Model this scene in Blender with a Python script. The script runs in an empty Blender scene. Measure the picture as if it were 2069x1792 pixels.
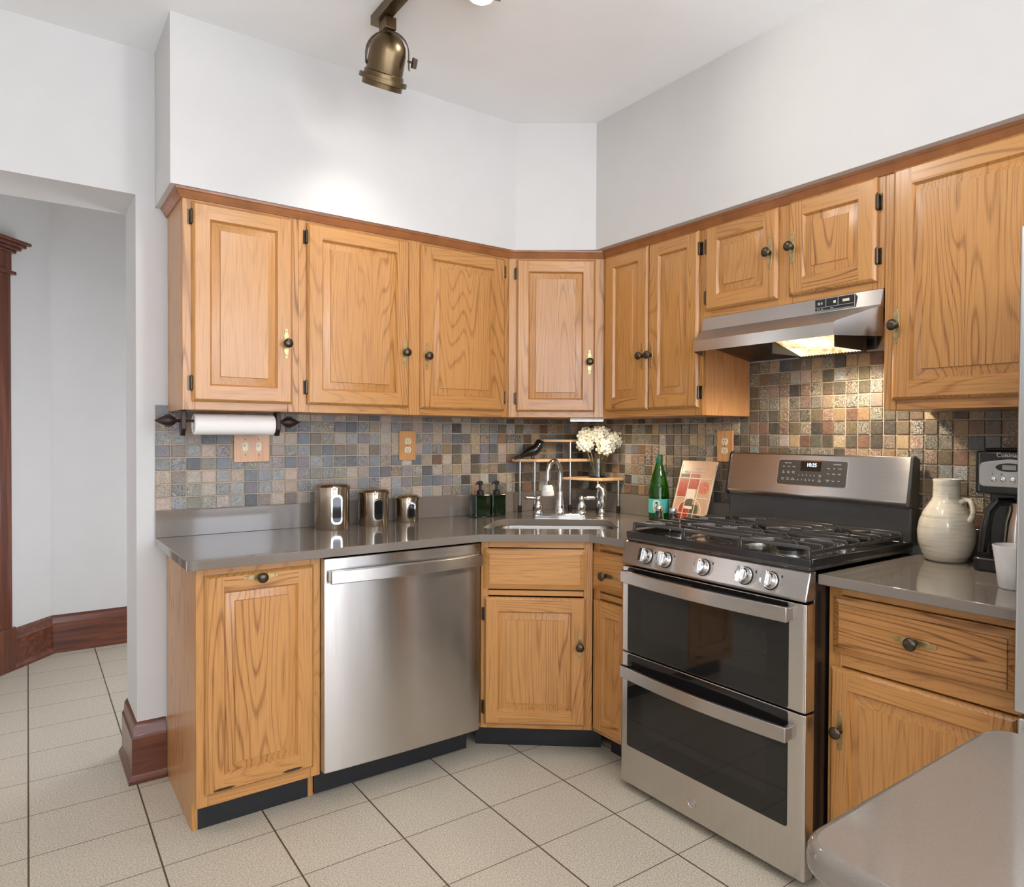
import bpy, bmesh, math, random
from mathutils import Vector, Matrix
random.seed(7)
PI = math.pi
S = bpy.context.scene
COL = S.collection

# ---------------------------------------------------------------- camera, world, exposure
CAM = (-2.4921, -2.9798, 1.3052)
yaw, pitch, roll = math.radians(36.4102), math.radians(-0.793), math.radians(0.2798)
cd = bpy.data.cameras.new('camera'); cam = bpy.data.objects.new('camera', cd); COL.objects.link(cam)
F = Vector((math.sin(yaw)*math.cos(pitch), math.cos(yaw)*math.cos(pitch), math.sin(pitch)))
R0 = Vector((math.cos(yaw), -math.sin(yaw), 0)); U0 = R0.cross(F)
R = R0*math.cos(roll)+U0*math.sin(roll); U = -R0*math.sin(roll)+U0*math.cos(roll)
M = Matrix(((R.x, U.x, -F.x, CAM[0]), (R.y, U.y, -F.y, CAM[1]), (R.z, U.z, -F.z, CAM[2]), (0, 0, 0, 1)))
cam.matrix_world = M
cd.sensor_width = 36; cd.lens = 1407.86/2069*36
cd.shift_x = -(1080.344-1034.5)/2069; cd.shift_y = (899.61-896)/2069
cd.clip_start = .02
S.camera = cam
w = bpy.data.worlds.new('world'); S.world = w; w.use_nodes = True
w.node_tree.nodes['Background'].inputs[0].default_value = (.80, .88, 1, 1)
w.node_tree.nodes['Background'].inputs[1].default_value = .5
S.view_settings.view_transform = 'Standard'; S.view_settings.look = 'None'
S.view_settings.exposure = 0.0; S.view_settings.gamma = 1; S.view_settings.use_curve_mapping = False
S.cycles.use_denoising = True
S.cycles.max_bounces = 10; S.cycles.diffuse_bounces = 6; S.cycles.glossy_bounces = 5; S.cycles.transmission_bounces = 8
S.cycles.sample_clamp_indirect = 6
WINDOW_E = 8.0      # daylight in the window panes behind the camera
SPOT_W = 9.0        # each track spotlight
GLOBE_W = 118.0        # each unseen fill globe added behind the viewpoint
HALL_E = 5.2        # glow of the added, unseen hall windows
HOOD_W = 16.0
UNDER_W = 2.6

# ---------------------------------------------------------------- materials
def lin(c): return tuple((v/255/12.92 if v/255 <= .04045 else ((v/255+.055)/1.055)**2.4) for v in c[:3])+(1,)
class NT:
    def __init__(s, name):
        s.m = bpy.data.materials.new(name); s.m.use_nodes = True; s.t = s.m.node_tree
        s.b = s.t.nodes['Principled BSDF']
    def n(s, typ, **kw):
        k = s.t.nodes.new(typ)
        for a, v in kw.items(): setattr(k, a, v)
        return k
    def l(s, a, b): s.t.links.new(a, b)
    def set(s, **kw):
        for k, v in kw.items(): s.b.inputs[k.replace('_', ' ')].default_value = v
        return s
    def noise(s, vec, scale, detail=2, dist=0, rough=.5):
        k = s.n('ShaderNodeTexNoise'); k.inputs['Scale'].default_value = scale; k.inputs['Detail'].default_value = detail
        k.inputs['Distortion'].default_value = dist; k.inputs['Roughness'].default_value = rough
        if vec is not None: s.l(vec, k.inputs['Vector'])
        return k.outputs['Fac']
    def math(s, op, a, b=None, c=None):
        k = s.n('ShaderNodeMath', operation=op)
        for i, v in enumerate((a, b, c)):
            if v is None: continue
            if isinstance(v, (int, float)): k.inputs[i].default_value = v
            else: s.l(v, k.inputs[i])
        return k.outputs[0]
    def ramp(s, fac, stops):
        k = s.n('ShaderNodeValToRGB'); e = k.color_ramp.elements
        while len(e) < len(stops): e.new(.5)
        for i, (p, c) in enumerate(stops): e[i].position = p; e[i].color = c if len(c) == 4 else lin(c)
        s.l(fac, k.inputs[0]); return k.outputs[0]
    def mix(s, fac, a, b, mode='MIX'):
        k = s.n('ShaderNodeMix', data_type='RGBA', blend_type=mode)
        for i, v in ((0, fac), (6, a), (7, b)):
            if isinstance(v, (int, float, tuple)): k.inputs[i].default_value = v
            else: s.l(v, k.inputs[i])
        return k.outputs[2]
    def vec(s, scale=(1, 1, 1), rnd=False):
        tc = s.n('ShaderNodeTexCoord'); mp = s.n('ShaderNodeMapping'); mp.inputs['Scale'].default_value = scale
        v = tc.outputs['Object']
        if rnd:
            oi = s.n('ShaderNodeObjectInfo'); mu = s.math('MULTIPLY', oi.outputs['Random'], 37.0)
            cb = s.n('ShaderNodeCombineXYZ')
            for i in range(3): s.l(mu, cb.inputs[i])
            ad = s.n('ShaderNodeVectorMath', operation='ADD'); s.l(v, ad.inputs[0]); s.l(cb.outputs[0], ad.inputs[1]); v = ad.outputs[0]
        s.l(v, mp.inputs['Vector']); return mp.outputs['Vector']
    def bump(s, h, strength=.2, dist=.001):
        k = s.n('ShaderNodeBump'); k.inputs['Strength'].default_value = strength; k.inputs['Distance'].default_value = dist
        s.l(h, k.inputs['Height']); s.l(k.outputs[0], s.b.inputs['Normal'])

def plain(name, rgb, rough=.5, metal=0., spec=.5, coat=0., var=.06, vs=30):
    k = NT(name); c = lin(rgb); k.set(Roughness=rough, Metallic=metal, Coat_Weight=coat); k.b.inputs['Specular IOR Level'].default_value = spec
    f = k.noise(k.vec(), vs, 3)
    a = tuple(min(1, v*(1+var)) for v in c[:3])+(1,); b = tuple(v*(1-var) for v in c[:3])+(1,)
    k.l(k.ramp(f, [(.3, b), (.7, a)]), k.b.inputs['Base Color'])
    return k.m
def emit(name, rgb, e):
    k = NT(name); k.set(Emission_Color=lin(rgb), Emission_Strength=e, Base_Color=lin(rgb)); return k.m
def glass(name, rgb, rough=.0, ior=1.45):
    k = NT(name); k.set(Base_Color=lin(rgb), Roughness=rough, Transmission_Weight=1., IOR=ior); return k.m

def oak(name, axis, light=(190, 136, 76), dark=(112, 67, 30), rough=.33):
    k = NT(name); k.set(Roughness=rough, Coat_Weight=.25, Coat_Roughness=.22)
    g = [1, 1, 1]; g['xyz'.index(axis)] = .10
    v = k.vec(tuple(g), True)
    n1 = k.noise(v, 5.5, 1.5, .25)
    band = k.math('SINE', k.math('MULTIPLY', n1, 190.0))
    band = k.math('POWER', k.math('MULTIPLY_ADD', band, .5, .5), 7.0)
    p = [1, 1, 1]; p['xyz'.index(axis)] = .02
    pores = k.noise(k.vec(tuple(p), True), 330, 2)
    pores = k.math('SMOOTH_MIN', k.math('MULTIPLY', k.math('SUBTRACT', pores, .48), 4.0), 1.0, .1)
    pores = k.math('MAXIMUM', pores, 0.0)
    tone = k.noise(v, 2.0, 1)
    f = k.math('ADD', k.math('MULTIPLY', band, k.math('MULTIPLY_ADD', k.noise(v, 3.0, 1), 1.55, -.38)), k.math('MULTIPLY', pores, .46))
    f = k.math('ADD', f, k.math('MULTIPLY', k.math('SUBTRACT', tone, .5), .8))
    c = k.ramp(f, [(0, light), (.45, tuple((a*2+b)//3 for a, b in zip(light, dark))), (1, dark)])
    k.l(c, k.b.inputs['Base Color']); k.bump(f, -.12, .0008)
    return k.m

def steel(name, axis, rgb=(186, 180, 174), rough=.29):
    """brushed steel: the highlight is drawn out along the object's z axis"""
    k = NT(name); k.set(Metallic=1., Anisotropic=.92)
    g = [1, 1, 1]; g['xyz'.index(axis)] = .01
    f = k.noise(k.vec(tuple(g)), 500, 2); c = lin(rgb)
    k.l(k.ramp(f, [(.3, tuple(v*.95 for v in c[:3])+(1,)), (.7, tuple(min(1, v*1.03) for v in c[:3])+(1,))]), k.b.inputs['Base Color'])
    k.l(k.math('MULTIPLY_ADD', f, .06, rough-.03), k.b.inputs['Roughness'])
    cb = k.n('ShaderNodeCombineXYZ'); cb.inputs[2].default_value = 1; vt = k.n('ShaderNodeVectorTransform', vector_type='VECTOR', convert_from='OBJECT', convert_to='WORLD')
    k.l(cb.outputs[0], vt.inputs[0]); k.l(vt.outputs[0], k.b.inputs['Tangent'])
    return k.m

def make_floor():
    k = NT('floor_tile'); tc = k.n('ShaderNodeTexCoord'); mp = k.n('ShaderNodeMapping', vector_type='TEXTURE')
    mp.inputs['Location'].default_value = (-.8409, -.6497, 0); mp.inputs['Rotation'].default_value = (0, 0, -math.radians(.36))
    k.l(tc.outputs['Object'], mp.inputs['Vector']); sp = k.n('ShaderNodeSeparateXYZ'); k.l(mp.outputs[0], sp.inputs[0])
    def line(o, pitch, wd):
        q = k.math('MULTIPLY', o, 1/pitch); q = k.math('SUBTRACT', q, k.math('ROUND', q)); q = k.math('ABSOLUTE', q)
        return k.math('LESS_THAN', q, wd/2/pitch), k.math('FLOOR', k.math('MULTIPLY', o, 1/pitch))
    gx, ix = line(sp.outputs[0], .3279, .0052); gy, iy = line(sp.outputs[1], .2873, .0032)
    g = k.math('MAXIMUM', gx, gy)
    cb = k.n('ShaderNodeCombineXYZ'); k.l(ix, cb.inputs[0]); k.l(iy, cb.inputs[1])
    wn = k.n('ShaderNodeTexWhiteNoise'); k.l(cb.outputs[0], wn.inputs['Vector'])
    sp1 = k.noise(tc.outputs['Object'], 210, 3, 0, .75); sp2 = k.noise(tc.outputs['Object'], 9, 4)
    c = k.ramp(sp1, [(.30, (104, 94, 80)), (.43, (182, 172, 154)), (.58, (216, 207, 188)), (.70, (246, 240, 228))])
    c = k.mix(k.math('MULTIPLY', sp2, .25), c, lin((182, 171, 153)), 'MIX')
    c = k.mix(k.math('MULTIPLY', wn.outputs[0], .12), c, lin((170, 159, 142)))
    c = k.mix(g, c, lin((84, 70, 55)))
    k.l(c, k.b.inputs['Base Color']); k.set(Roughness=.5)
    k.b.inputs['Specular IOR Level'].default_value = .35
    k.bump(k.math('SUBTRACT', k.math('MULTIPLY', sp1, .35), g), .35, .0015)
    return k.m

def make_slate():
    k = NT('slate_tile'); at = k.n('ShaderNodeAttribute'); at.attribute_name = 'tint'
    v = k.vec(); n1 = k.noise(v, 60, 5, 1.6, .65); n2 = k.noise(v, 22, 4, 2.5)
    veins = k.math('POWER', k.math('MULTIPLY_ADD', k.math('SINE', k.math('MULTIPLY', n2, 60.0)), .5, .5), 2.0)
    c = k.mix(k.ramp(n1, [(.35, (0, 0, 0)), (.62, (205, 205, 205))]), k.mix(.42, at.outputs['Color'], lin((92, 84, 76)), 'MULTIPLY'), k.mix(.10, at.outputs['Color'], lin((206, 196, 180))))
    c = k.mix(k.math('MULTIPLY', k.math('MULTIPLY', veins, at.outputs['Alpha']), .75), c, lin((214, 206, 190)))
    c = k.mix(k.math('MULTIPLY', k.ramp(n1, [(.30, (255, 255, 255)), (.42, (0, 0, 0))]), k.math('MULTIPLY', at.outputs['Alpha'], .7)), c, lin((52, 50, 50)))
    k.l(c, k.b.inputs['Base Color']); k.set(Roughness=.42); k.bump(k.math('ADD', n1, k.math('MULTIPLY', veins, k.math('MULTIPLY', at.outputs['Alpha'], .8))), .5, .0016)
    return k.m

def make_mahogany(name, axis):
    k = NT(name); g = [1, 1, 1]; g['xyz'.index(axis)] = .06; v = k.vec(tuple(g), True)
    f = k.noise(v, 40, 4, .6)
    k.l(k.ramp(f, [(.25, (66, 33, 22)), (.55, (100, 53, 35)), (.8, (132, 76, 50))]), k.b.inputs['Base Color'])
    k.set(Roughness=.3, Coat_Weight=.3); k.bump(f, .08); return k.m

def make_ceramic():
    k = NT('jug_glaze'); v = k.vec((1, 1, 14)); f = k.noise(v, 6, 4); s2 = k.noise(k.vec(), 90, 3)
    c = k.ramp(f, [(.3, (182, 172, 150)), (.5, (212, 204, 186)), (.7, (196, 188, 168))])
    c = k.mix(k.math('LESS_THAN', s2, .27), c, lin((120, 105, 85)))
    k.l(c, k.b.inputs['Base Color']); k.set(Roughness=.18, Coat_Weight=.4); k.bump(f, .15, .002); return k.m

def hood_lens():
    k = NT('hood_lens'); f = k.noise(k.vec((1, 1, 1)), 60, 4); f2 = k.noise(k.vec((1, 1, 1)), 9, 2)
    c = k.ramp(k.math('ADD', k.math('MULTIPLY', f, .5), k.math('MULTIPLY', f2, .5)), [(.36, (196, 156, 100)), (.46, (244, 222, 176)), (.56, (255, 246, 224))])
    k.l(c, k.b.inputs['Emission Color']); k.l(c, k.b.inputs['Base Color']); k.set(Emission_Strength=1.1, Roughness=.3); return k.m
MT = dict(
    wall=plain('wall_paint', (203, 201, 198), .62, var=.012, vs=8), ceil=plain('ceiling_paint', (241, 242, 242), .8, var=.012, vs=6),
    floor=make_floor(), slate=make_slate(), grout=plain('grout', (190, 172, 148), .85, vs=200),
    crown=plain('crown_shade', (146, 92, 52), .35, coat=.2, var=.18, vs=14),  # darker than the oak: soffit shadow put into the crown colour
    ov=oak('oak_vertical', 'z'), oh=oak('oak_horizontal', 'x'), ply=oak('oak_light', 'z', (206, 152, 98), (164, 108, 62)),
    mv=make_mahogany('mahogany_vertical', 'z'), mh=make_mahogany('mahogany_horizontal', 'x'), my=make_mahogany('mahogany_deep', 'y'),
    sv=steel('steel_brushed_vertical', 'z', (206, 201, 196), .24), sh=steel('steel_brushed_horizontal', 'x'), schrome=plain('chrome', (228, 228, 228), .06, 1., var=.01),
    sfr=steel('steel_fridge', 'x', (200, 202, 204), .32), basin=steel('steel_basin', 'x', (168, 166, 163), .38),
    can=steel('steel_canister', 'z', (200, 186, 168), .17),
    quartz=plain('grey_quartz', (121, 112, 103), .09, coat=.3, var=.05, vs=420),
    black=plain('black_enamel', (24, 23, 24), .22, coat=.3), blackm=plain('black_matte', (22, 21, 21), .55), kick=plain('kick_vinyl', (30, 32, 36), .35),
    dgrey=plain('dark_panel', (62, 60, 58), .35), iron=plain('cast_iron', (74, 70, 66), .33, .5), bglass=plain('oven_glass', (26, 25, 24), .04),
    bglass2=plain('oven_window', (36, 33, 30), .04),
    ctop=plain('cooktop_enamel', (52, 48, 45), .12, coat=.5),
    knob=plain('bronze_knob', (84, 74, 62), .3, .9), brass=plain('aged_brass', (178, 158, 112), .35, .9, var=.25, vs=60), bronze=plain('antique_bronze', (112, 95, 70), .33, 1., var=.15, vs=14),
    wiron=plain('wrought_iron', (58, 46, 42), .45, .6), paper=plain('paper_towel', (240, 236, 230), .95, var=.03, vs=300),
    white=plain('white_porcelain', (236, 236, 234), .15, coat=.4), whitep=plain('white_plastic', (226, 224, 218), .35), ivory=plain('ivory_plastic', (222, 210, 178), .35),
    ggreen=glass('green_glass', (120, 200, 110)), bottle=plain('dark_green_plastic', (12, 30, 14), .08, coat=.7), clear=glass('clear_glass', (245, 248, 245)),
    jug=make_ceramic(), cap=plain('green_cap', (22, 92, 62), .35), label=plain('teal_label', (82, 186, 176), .4), label2=plain('cream_label', (226, 218, 196), .5),
    shelf=oak('rack_wood', 'x', (214, 178, 138), (170, 128, 86), .4), alu=plain('rod_metal', (206, 204, 200), .22, 1.),
    bird=plain('bird_glaze', (20, 19, 20), .1, coat=.6), petal=plain('petal', (243, 240, 224), .6, var=.05), stem=plain('flower_stem', (122, 104, 66), .6), leaf=plain('pale_green', (176, 184, 120), .6),
    cover=plain('book_cover', (206, 164, 130), .3, coat=.3), red=plain('book_red', (178, 66, 42), .35, var=.35, vs=90), pink=plain('book_tomato', (206, 112, 84), .35, var=.35, vs=120), herb=plain('book_herb', (92, 86, 60), .4, var=.6, vs=240), cream=plain('book_cream', (238, 220, 196), .4),
    page=plain('book_page', (232, 222, 204), .8), lit=emit('lamp_diffuser', (255, 246, 228), 6), lithood=hood_lens(), litunder=emit('under_cabinet_lens', (255, 228, 180), 10),
    clock=emit('clock_digits', (205, 236, 255), 2.5), ink=plain('white_print', (216, 212, 204), .5), inkd=plain('black_print', (30, 28, 28), .5), lcd=plain('lcd_grey', (150, 152, 140), .3),
    globe=emit('fill_globe_glow', (255, 248, 238), 3),
    pane=emit('window_daylight', (232, 240, 255), WINDOW_E), silver=plain('silver_plastic', (186, 184, 180), .28, .8),
    mesh=plain('filter_mesh', (74, 70, 62), .4, .8, var=.5, vs=400),
)

# ---------------------------------------------------------------- mesh builder
class G:
    def __init__(s): s.v = []; s.f = []; s.m = []; s.tint = None
    def add(s, pts, faces, m=0):
        b = len(s.v); s.v += [tuple(p) for p in pts]
        for f in faces: s.f.append([b+i for i in f]); s.m.append(m)
        return s
    def quad(s, a, b, c, d, m=0): return s.add([a, b, c, d], [(0, 1, 2, 3)], m)
    def box(s, x0, y0, z0, x1, y1, z1, m=0):
        p = [(x, y, z) for z in (z0, z1) for y in (y0, y1) for x in (x0, x1)]
        return s.add(p, [(0, 2, 3, 1), (4, 5, 7, 6), (0, 1, 5, 4), (2, 6, 7, 3), (0, 4, 6, 2), (1, 3, 7, 5)], m)
    def rings(s, rs, m=0, close=True, cap0=True, cap1=True, mats=None):
        n = len(rs[0]); b = len(s.v)
        for r in rs: s.v += [tuple(p) for p in r]
        for i in range(len(rs)-1):
            for j in range(n if close else n-1):
                k = (j+1) % n
                s.f.append([b+i*n+j, b+i*n+k, b+(i+1)*n+k, b+(i+1)*n+j]); s.m.append(mats[i] if mats else m)
        if cap0: s.f.append([b+j for j in reversed(range(n))]); s.m.append(mats[0] if mats else m)
        if cap1: s.f.append([b+(len(rs)-1)*n+j for j in range(n)]); s.m.append(mats[-1] if mats else m)
        return s
    def prism(s, poly, z0, z1, m=0, ax='z'):
        def P(a, b, c): return {'z': (a, b, c), 'y': (a, c, b), 'x': (c, a, b)}[ax]
        return s.rings([[P(a, b, z0) for a, b in poly], [P(a, b, z1) for a, b in poly]], m)
    def lathe(s, prof, c=(0, 0, 0), seg=32, m=0, ax='z', cap=True, mats=None):
        rs = []
        for r, h in prof:
            ring = []
            for i in range(seg):
                a = 2*PI*i/seg; x, y = r*math.cos(a), r*math.sin(a)
                p = {'z': (x, y, h), 'y': (x, h, y), 'x': (h, x, y)}[ax]
                ring.append((p[0]+c[0], p[1]+c[1], p[2]+c[2]))
            rs.append(ring)
        return s.rings(rs, m, True, cap, cap, mats)
    def tube(s, pts, r, seg=10, m=0, cap=True):
        P = [Vector(p) for p in pts]; rs = []; n = None
        for i, p in enumerate(P):
            t = (P[min(i+1, len(P)-1)]-P[max(i-1, 0)]).normalized()
            if n is None:
                n = t.cross(Vector((0, 0, 1)));
                if n.length < 1e-3: n = t.cross(Vector((1, 0, 0)))
            n = (n-t*n.dot(t)).normalized(); b = t.cross(n)
            rr = r[i] if isinstance(r, (list, tuple)) else r
            rs.append([p+(n*math.cos(2*PI*k/seg)+b*math.sin(2*PI*k/seg))*rr for k in range(seg)])
        return s.rings(rs, m, True, cap, cap)
    def ball(s, c, r, m=0, seg=16, sc=(1, 1, 1)):
        rs = []
        for i in range(1, 9):
            a = PI*i/9; rs.append([(c[0]+r*sc[0]*math.sin(a)*math.cos(2*PI*k/seg), c[1]+r*sc[1]*math.sin(a)*math.sin(2*PI*k/seg), c[2]-r*sc[2]*math.cos(a)) for k in range(seg)])
        return s.rings(rs, m)
    def build(s, name, mats, parent=None, loc=(0, 0, 0), rot=(0, 0, 0), bevel=0, seg=2, smooth=35, kind=None, ang=40):
        me = bpy.data.meshes.new(name); me.from_pydata(s.v, [], s.f)
        if not isinstance(mats, (list, tuple)): mats = [mats]
        for q in mats: me.materials.append(q)
        for p, mi in zip(me.polygons, s.m): p.material_index = mi
        if s.tint:
            ca = me.color_attributes.new('tint', 'FLOAT_COLOR', 'CORNER')
            for p in me.polygons:
                for li in p.loop_indices: ca.data[li].color = s.tint[p.index]
        bm = bmesh.new(); bm.from_mesh(me); bmesh.ops.recalc_face_normals(bm, faces=bm.faces); bm.to_mesh(me); bm.free()
        for p in me.polygons: p.use_smooth = True
        me.set_sharp_from_angle(angle=math.radians(smooth))
        o = bpy.data.objects.new(name, me); COL.objects.link(o); o.location = loc; o.rotation_euler = rot
        if parent: o.parent = parent
        if bevel:
            b = o.modifiers.new('bevel', 'BEVEL'); b.width = bevel; b.segments = seg; b.limit_method = 'ANGLE'; b.angle_limit = math.radians(ang)
        if kind: o['kind'] = kind
        return o
def thing(name, label, cat, loc=(0, 0, 0), rotz=0, group=None):
    o = bpy.data.objects.new(name, None); COL.objects.link(o); o.location = loc; o.rotation_euler = (0, 0, rotz); o.empty_display_size = .05
    return tag(o, label, cat, group)
def tag(o, label, cat, group=None):
    o['label'] = label; o['category'] = cat
    if group: o['group'] = group
    return o
def dup(root, loc, rotz, label):
    r = root.copy(); COL.objects.link(r); r.location = loc; r.rotation_euler = (0, 0, rotz); r['label'] = label
    for ch in list(root.children):
        c = ch.copy(); COL.objects.link(c); c.parent = r
        for g in list(ch.children):
            d = g.copy(); COL.objects.link(d); d.parent = c
    return r
def text(name, s, size, mat, parent, loc, rot=(PI/2, 0, 0), align='CENTER', depth=.0003):
    cu = bpy.data.curves.new(name, 'FONT'); cu.body = s; cu.size = size; cu.align_x = align; cu.align_y = 'CENTER'; cu.extrude = depth
    t = bpy.data.objects.new(name, cu); COL.objects.link(t)
    me = bpy.data.meshes.new_from_object(t.evaluated_get(bpy.context.evaluated_depsgraph_get()))
    bpy.data.objects.remove(t); me.materials.clear(); me.materials.append(mat)
    o = bpy.data.objects.new(name, me); COL.objects.link(o); o.parent = parent; o.location = loc; o.rotation_euler = rot
    return o
def rrect(x0, y0, x1, y1, r, seg=5):
    rs = r if isinstance(r, (list, tuple)) else [r]*4
    return rpoly([(x0, y0), (x1, y0), (x1, y1), (x0, y1)], rs, seg)
def rpoly(pts, rs, seg=5):
    out = []; n = len(pts)
    for i in range(n):
        p = Vector(pts[i]); a = (Vector(pts[i-1])-p); b = (Vector(pts[(i+1) % n])-p); r = rs[i]
        if r <= 0: out.append(tuple(p)); continue
        a.normalize(); b.normalize(); half = a.angle(b)/2; d = r/math.tan(half)
        p0 = p+a*d; p1 = p+b*d
        for k in range(seg+1):
            t = k/seg; q = (1-t)**2*p0+2*t*(1-t)*p+t*t*p1
            out.append(tuple(q))
    return out
def inset_rect(x0, z0, x1, z1, i, y): return [(x0+i, y, z0+i), (x1-i, y, z0+i), (x1-i, y, z1-i), (x0+i, y, z1-i)]

# ---------------------------------------------------------------- room shell
CZ = 2.735
G().box(-4.35, -5.35, -.1, .15, 2.3, 0).build('floor', MT['floor'], kind='structure')
G().box(-4.35, -5.35, CZ, .15, 2.3, CZ+.1).build('ceiling', MT['ceil'], kind='structure')
g = G(); g.box(-2.145, 0, 0, 0, .30, CZ); g.box(-3.42, 0, 2.195, -2.145, .30, CZ); g.box(-4.2, 0, 0, -3.42, .30, CZ)
g.build('wall_back', MT['wall'], kind='structure')
G().box(0, -5.35, 0, .15, .3, CZ).build('wall_right', MT['wall'], kind='structure')
G().box(-4.35, -5.35, 0, -4.2, 2.3, CZ).build('wall_left', MT['wall'], kind='structure')
WINS = [(-3.9, -2.75), (-2.45, -1.35), (-1.05, -.15)]; WZ = (.45, 2.3)
g = G(); xs = -4.2
for a, b in WINS: g.box(xs, -5.35, 0, a, -5.2, CZ); g.box(a, -5.35, 0, b, -5.2, WZ[0]); g.box(a, -5.35, WZ[1], b, -5.2, CZ); xs = b
g.box(xs, -5.35, 0, 0, -5.2, CZ); g.build('wall_front', MT['wall'], kind='structure')
for i, (a, b) in enumerate(WINS):
    g = G(); t = .05
    g.box(a, -5.26, WZ[0], b, -5.19, WZ[0]+t); g.box(a, -5.26, WZ[1]-t, b, -5.19, WZ[1]); g.box(a, -5.26, WZ[0]+t, a+t, -5.19, WZ[1]-t); g.box(b-t, -5.26, WZ[0]+t, b, -5.19, WZ[1]-t)
    g.box(a+t, -5.25, 1.36, b-t, -5.2, 1.40)
    o = g.build('window_%d' % (i+1), MT['whitep'], kind='structure')
    G().box(a+t, -5.24, WZ[0]+t, b-t, -5.23, WZ[1]-t).build('pane', MT['pane'], o)
# hall beyond the opening
dv = Vector((-.637, -.771)); dn = Vector((.771, -.637)); HC = Vector((-2.352, 2.045))
def hp(s, off=0, dz=None): q = HC+dv*s+dn*off; return (q.x, q.y)
G().box(-2.5, 2.045, 0, -.9, 2.2, CZ).build('wall_hall_back', MT['wall'], kind='structure')
g = G(); g.box(-1.0, .30, 0, -.9, 2.045, .25); g.box(-1.0, .30, 1.6, -.9, 2.045, CZ); g.box(-1.0, .30, .25, -.9, .6, 1.6); g.box(-1.0, 1.6, .25, -.9, 2.045, 1.6)
g.build('wall_hall_right', MT['wall'], kind='structure')
g = G(); g.box(-1.0, .6, .25, -.93, 1.6, .29); g.box(-1.0, .6, 1.56, -.93, 1.6, 1.6); g.box(-1.0, .6, .29, -.93, .64, 1.56); g.box(-1.0, 1.56, .29, -.93, 1.6, 1.56); o = g.build('window_5', MT['mv'], kind='structure')  # unseen window, added to light the hall's diagonal wall
hall_fill_pane = emit('hall_fill_glow', (236, 240, 248), HALL_E)
G().box(-.95, .64, .29, -.94, 1.56, 1.56).build('pane', hall_fill_pane, o)
S1 = 1.62
g = G()
for s0, s1, z0, z1 in ((0, .42, 0, CZ), (.42, 1.2, 2.16, CZ), (1.2, S1, 0, CZ)):
    g.prism([hp(s0), hp(s1), hp(s1, -.12), hp(s0, -.12)], z0, z1)
g.build('wall_hall_left', MT['wall'], kind='structure')
e = hp(S1); g = G(); ya, yb = .36, .76
g.box(e[0]-.1, .30, 0, e[0], e[1]+.02, .4); g.box(e[0]-.1, .30, 2.0, e[0], e[1]+.02, CZ); g.box(e[0]-.1, .30, .4, e[0], ya, 2.0); g.box(e[0]-.1, yb, .4, e[0], e[1]+.02, 2.0)
g.build('wall_hall_end', MT['wall'], kind='structure')
g = G(); g.box(e[0]-.08, ya, .4, e[0], yb, .44); g.box(e[0]-.08, ya, 1.96, e[0], yb, 2.0); g.box(e[0]-.08, ya, .44, e[0], ya+.03, 1.96); g.box(e[0]-.08, yb-.03, .44, e[0], yb, 1.96); o = g.build('window_4', MT['mv'], kind='structure')  # unseen window, added to brighten the hall
G().box(e[0]-.06, ya+.03, .44, e[0]-.05, yb-.03, 1.96).build('pane', hall_fill_pane, o)
# hall door with dark casing
g = G()
g.prism([hp(.31, 0), hp(.42, 0), hp(.42, .022), hp(.31, .022)], .24, 2.17); g.prism([hp(.325, .022), hp(.405, .022), hp(.40, .03), hp(.33, .03)], .24, 2.17)
g.prism([hp(.30, 0), hp(.43, 0), hp(.43, .034), hp(.30, .034)], 0, .24)
g.prism([hp(1.2, 0), hp(1.31, 0), hp(1.31, .022), hp(1.2, .022)], .24, 2.17); g.prism([hp(1.19, 0), hp(1.32, 0), hp(1.32, .034), hp(1.19, .034)], 0, .24)
g.prism([hp(.285, 0), hp(1.335, 0), hp(1.335, .036), hp(.285, .036)], 2.17, 2.19)
g.prism([hp(.305, 0), hp(1.315, 0), hp(1.315, .024), hp(.305, .024)], 2.19, 2.29)
for k in range(4): o_ = .03+.018*k; g.prism([hp(.30-o_*.75, 0), hp(1.32+o_*.75, 0), hp(1.32+o_*.75, o_), hp(.30-o_*.75, o_)], 2.29+.016*k, 2.307+.016*k)
d1 = g.build('door_1', MT['mv'], kind='structure', bevel=.003)
G().prism([hp(.42, -.05), hp(1.2, -.05), hp(1.2, -.09), hp(.42, -.09)], .01, 2.16).build('door_leaf', MT['mv'], d1, bevel=.003)
# baseboards: tall base, cap and shoe
def base_run(pts, name, m):
    """pts: wall-line points (x,y); offset side is to the right of travel"""
    prof = [(0, 0), (.032, 0), (.032, .012), (.022, .026), (.02, .03), (.02, .165), (.016, .172), (.013, .178), (.011, .205), (.004, .218), (0, .222)]
    P = [Vector(p) for p in pts]; rs = []
    for i, p in enumerate(P):
        ds = []
        if i > 0: ds.append((p-P[i-1]).normalized())
        if i < len(P)-1: ds.append((P[i+1]-p).normalized())
        ns = [Vector((d.y, -d.x)) for d in ds]; n = sum(ns, Vector((0, 0))).normalized(); k = 1/max(.3, n.dot(ns[0]))
        rs.append([(p.x+n.x*a*k, p.y+n.y*a*k, z) for a, z in prof])
    g = G(); g.rings(rs); return g.build(name, m, kind='structure', smooth=25)
base_run([(-2.1445, .30), (-2.1445, .0), (-2.049, 0)][::-1][::-1], 'baseboard_back', MT['mh'])
base_run([hp(.30, 0), (HC.x, HC.y), (-1.0, 2.045)], 'baseboard_hall', MT['mh'])
# soffit above the wall cabinets
SO = 2.157
g = G(); g.prism([(-2.081, 0), (-2.081, -.334), (-.657, -.334), (-.369, -.566), (-.369, -5.2), (0, -5.2), (0, 0)], SO, CZ)
g.build('wall_soffit', MT['wall'], kind='structure')

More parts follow.
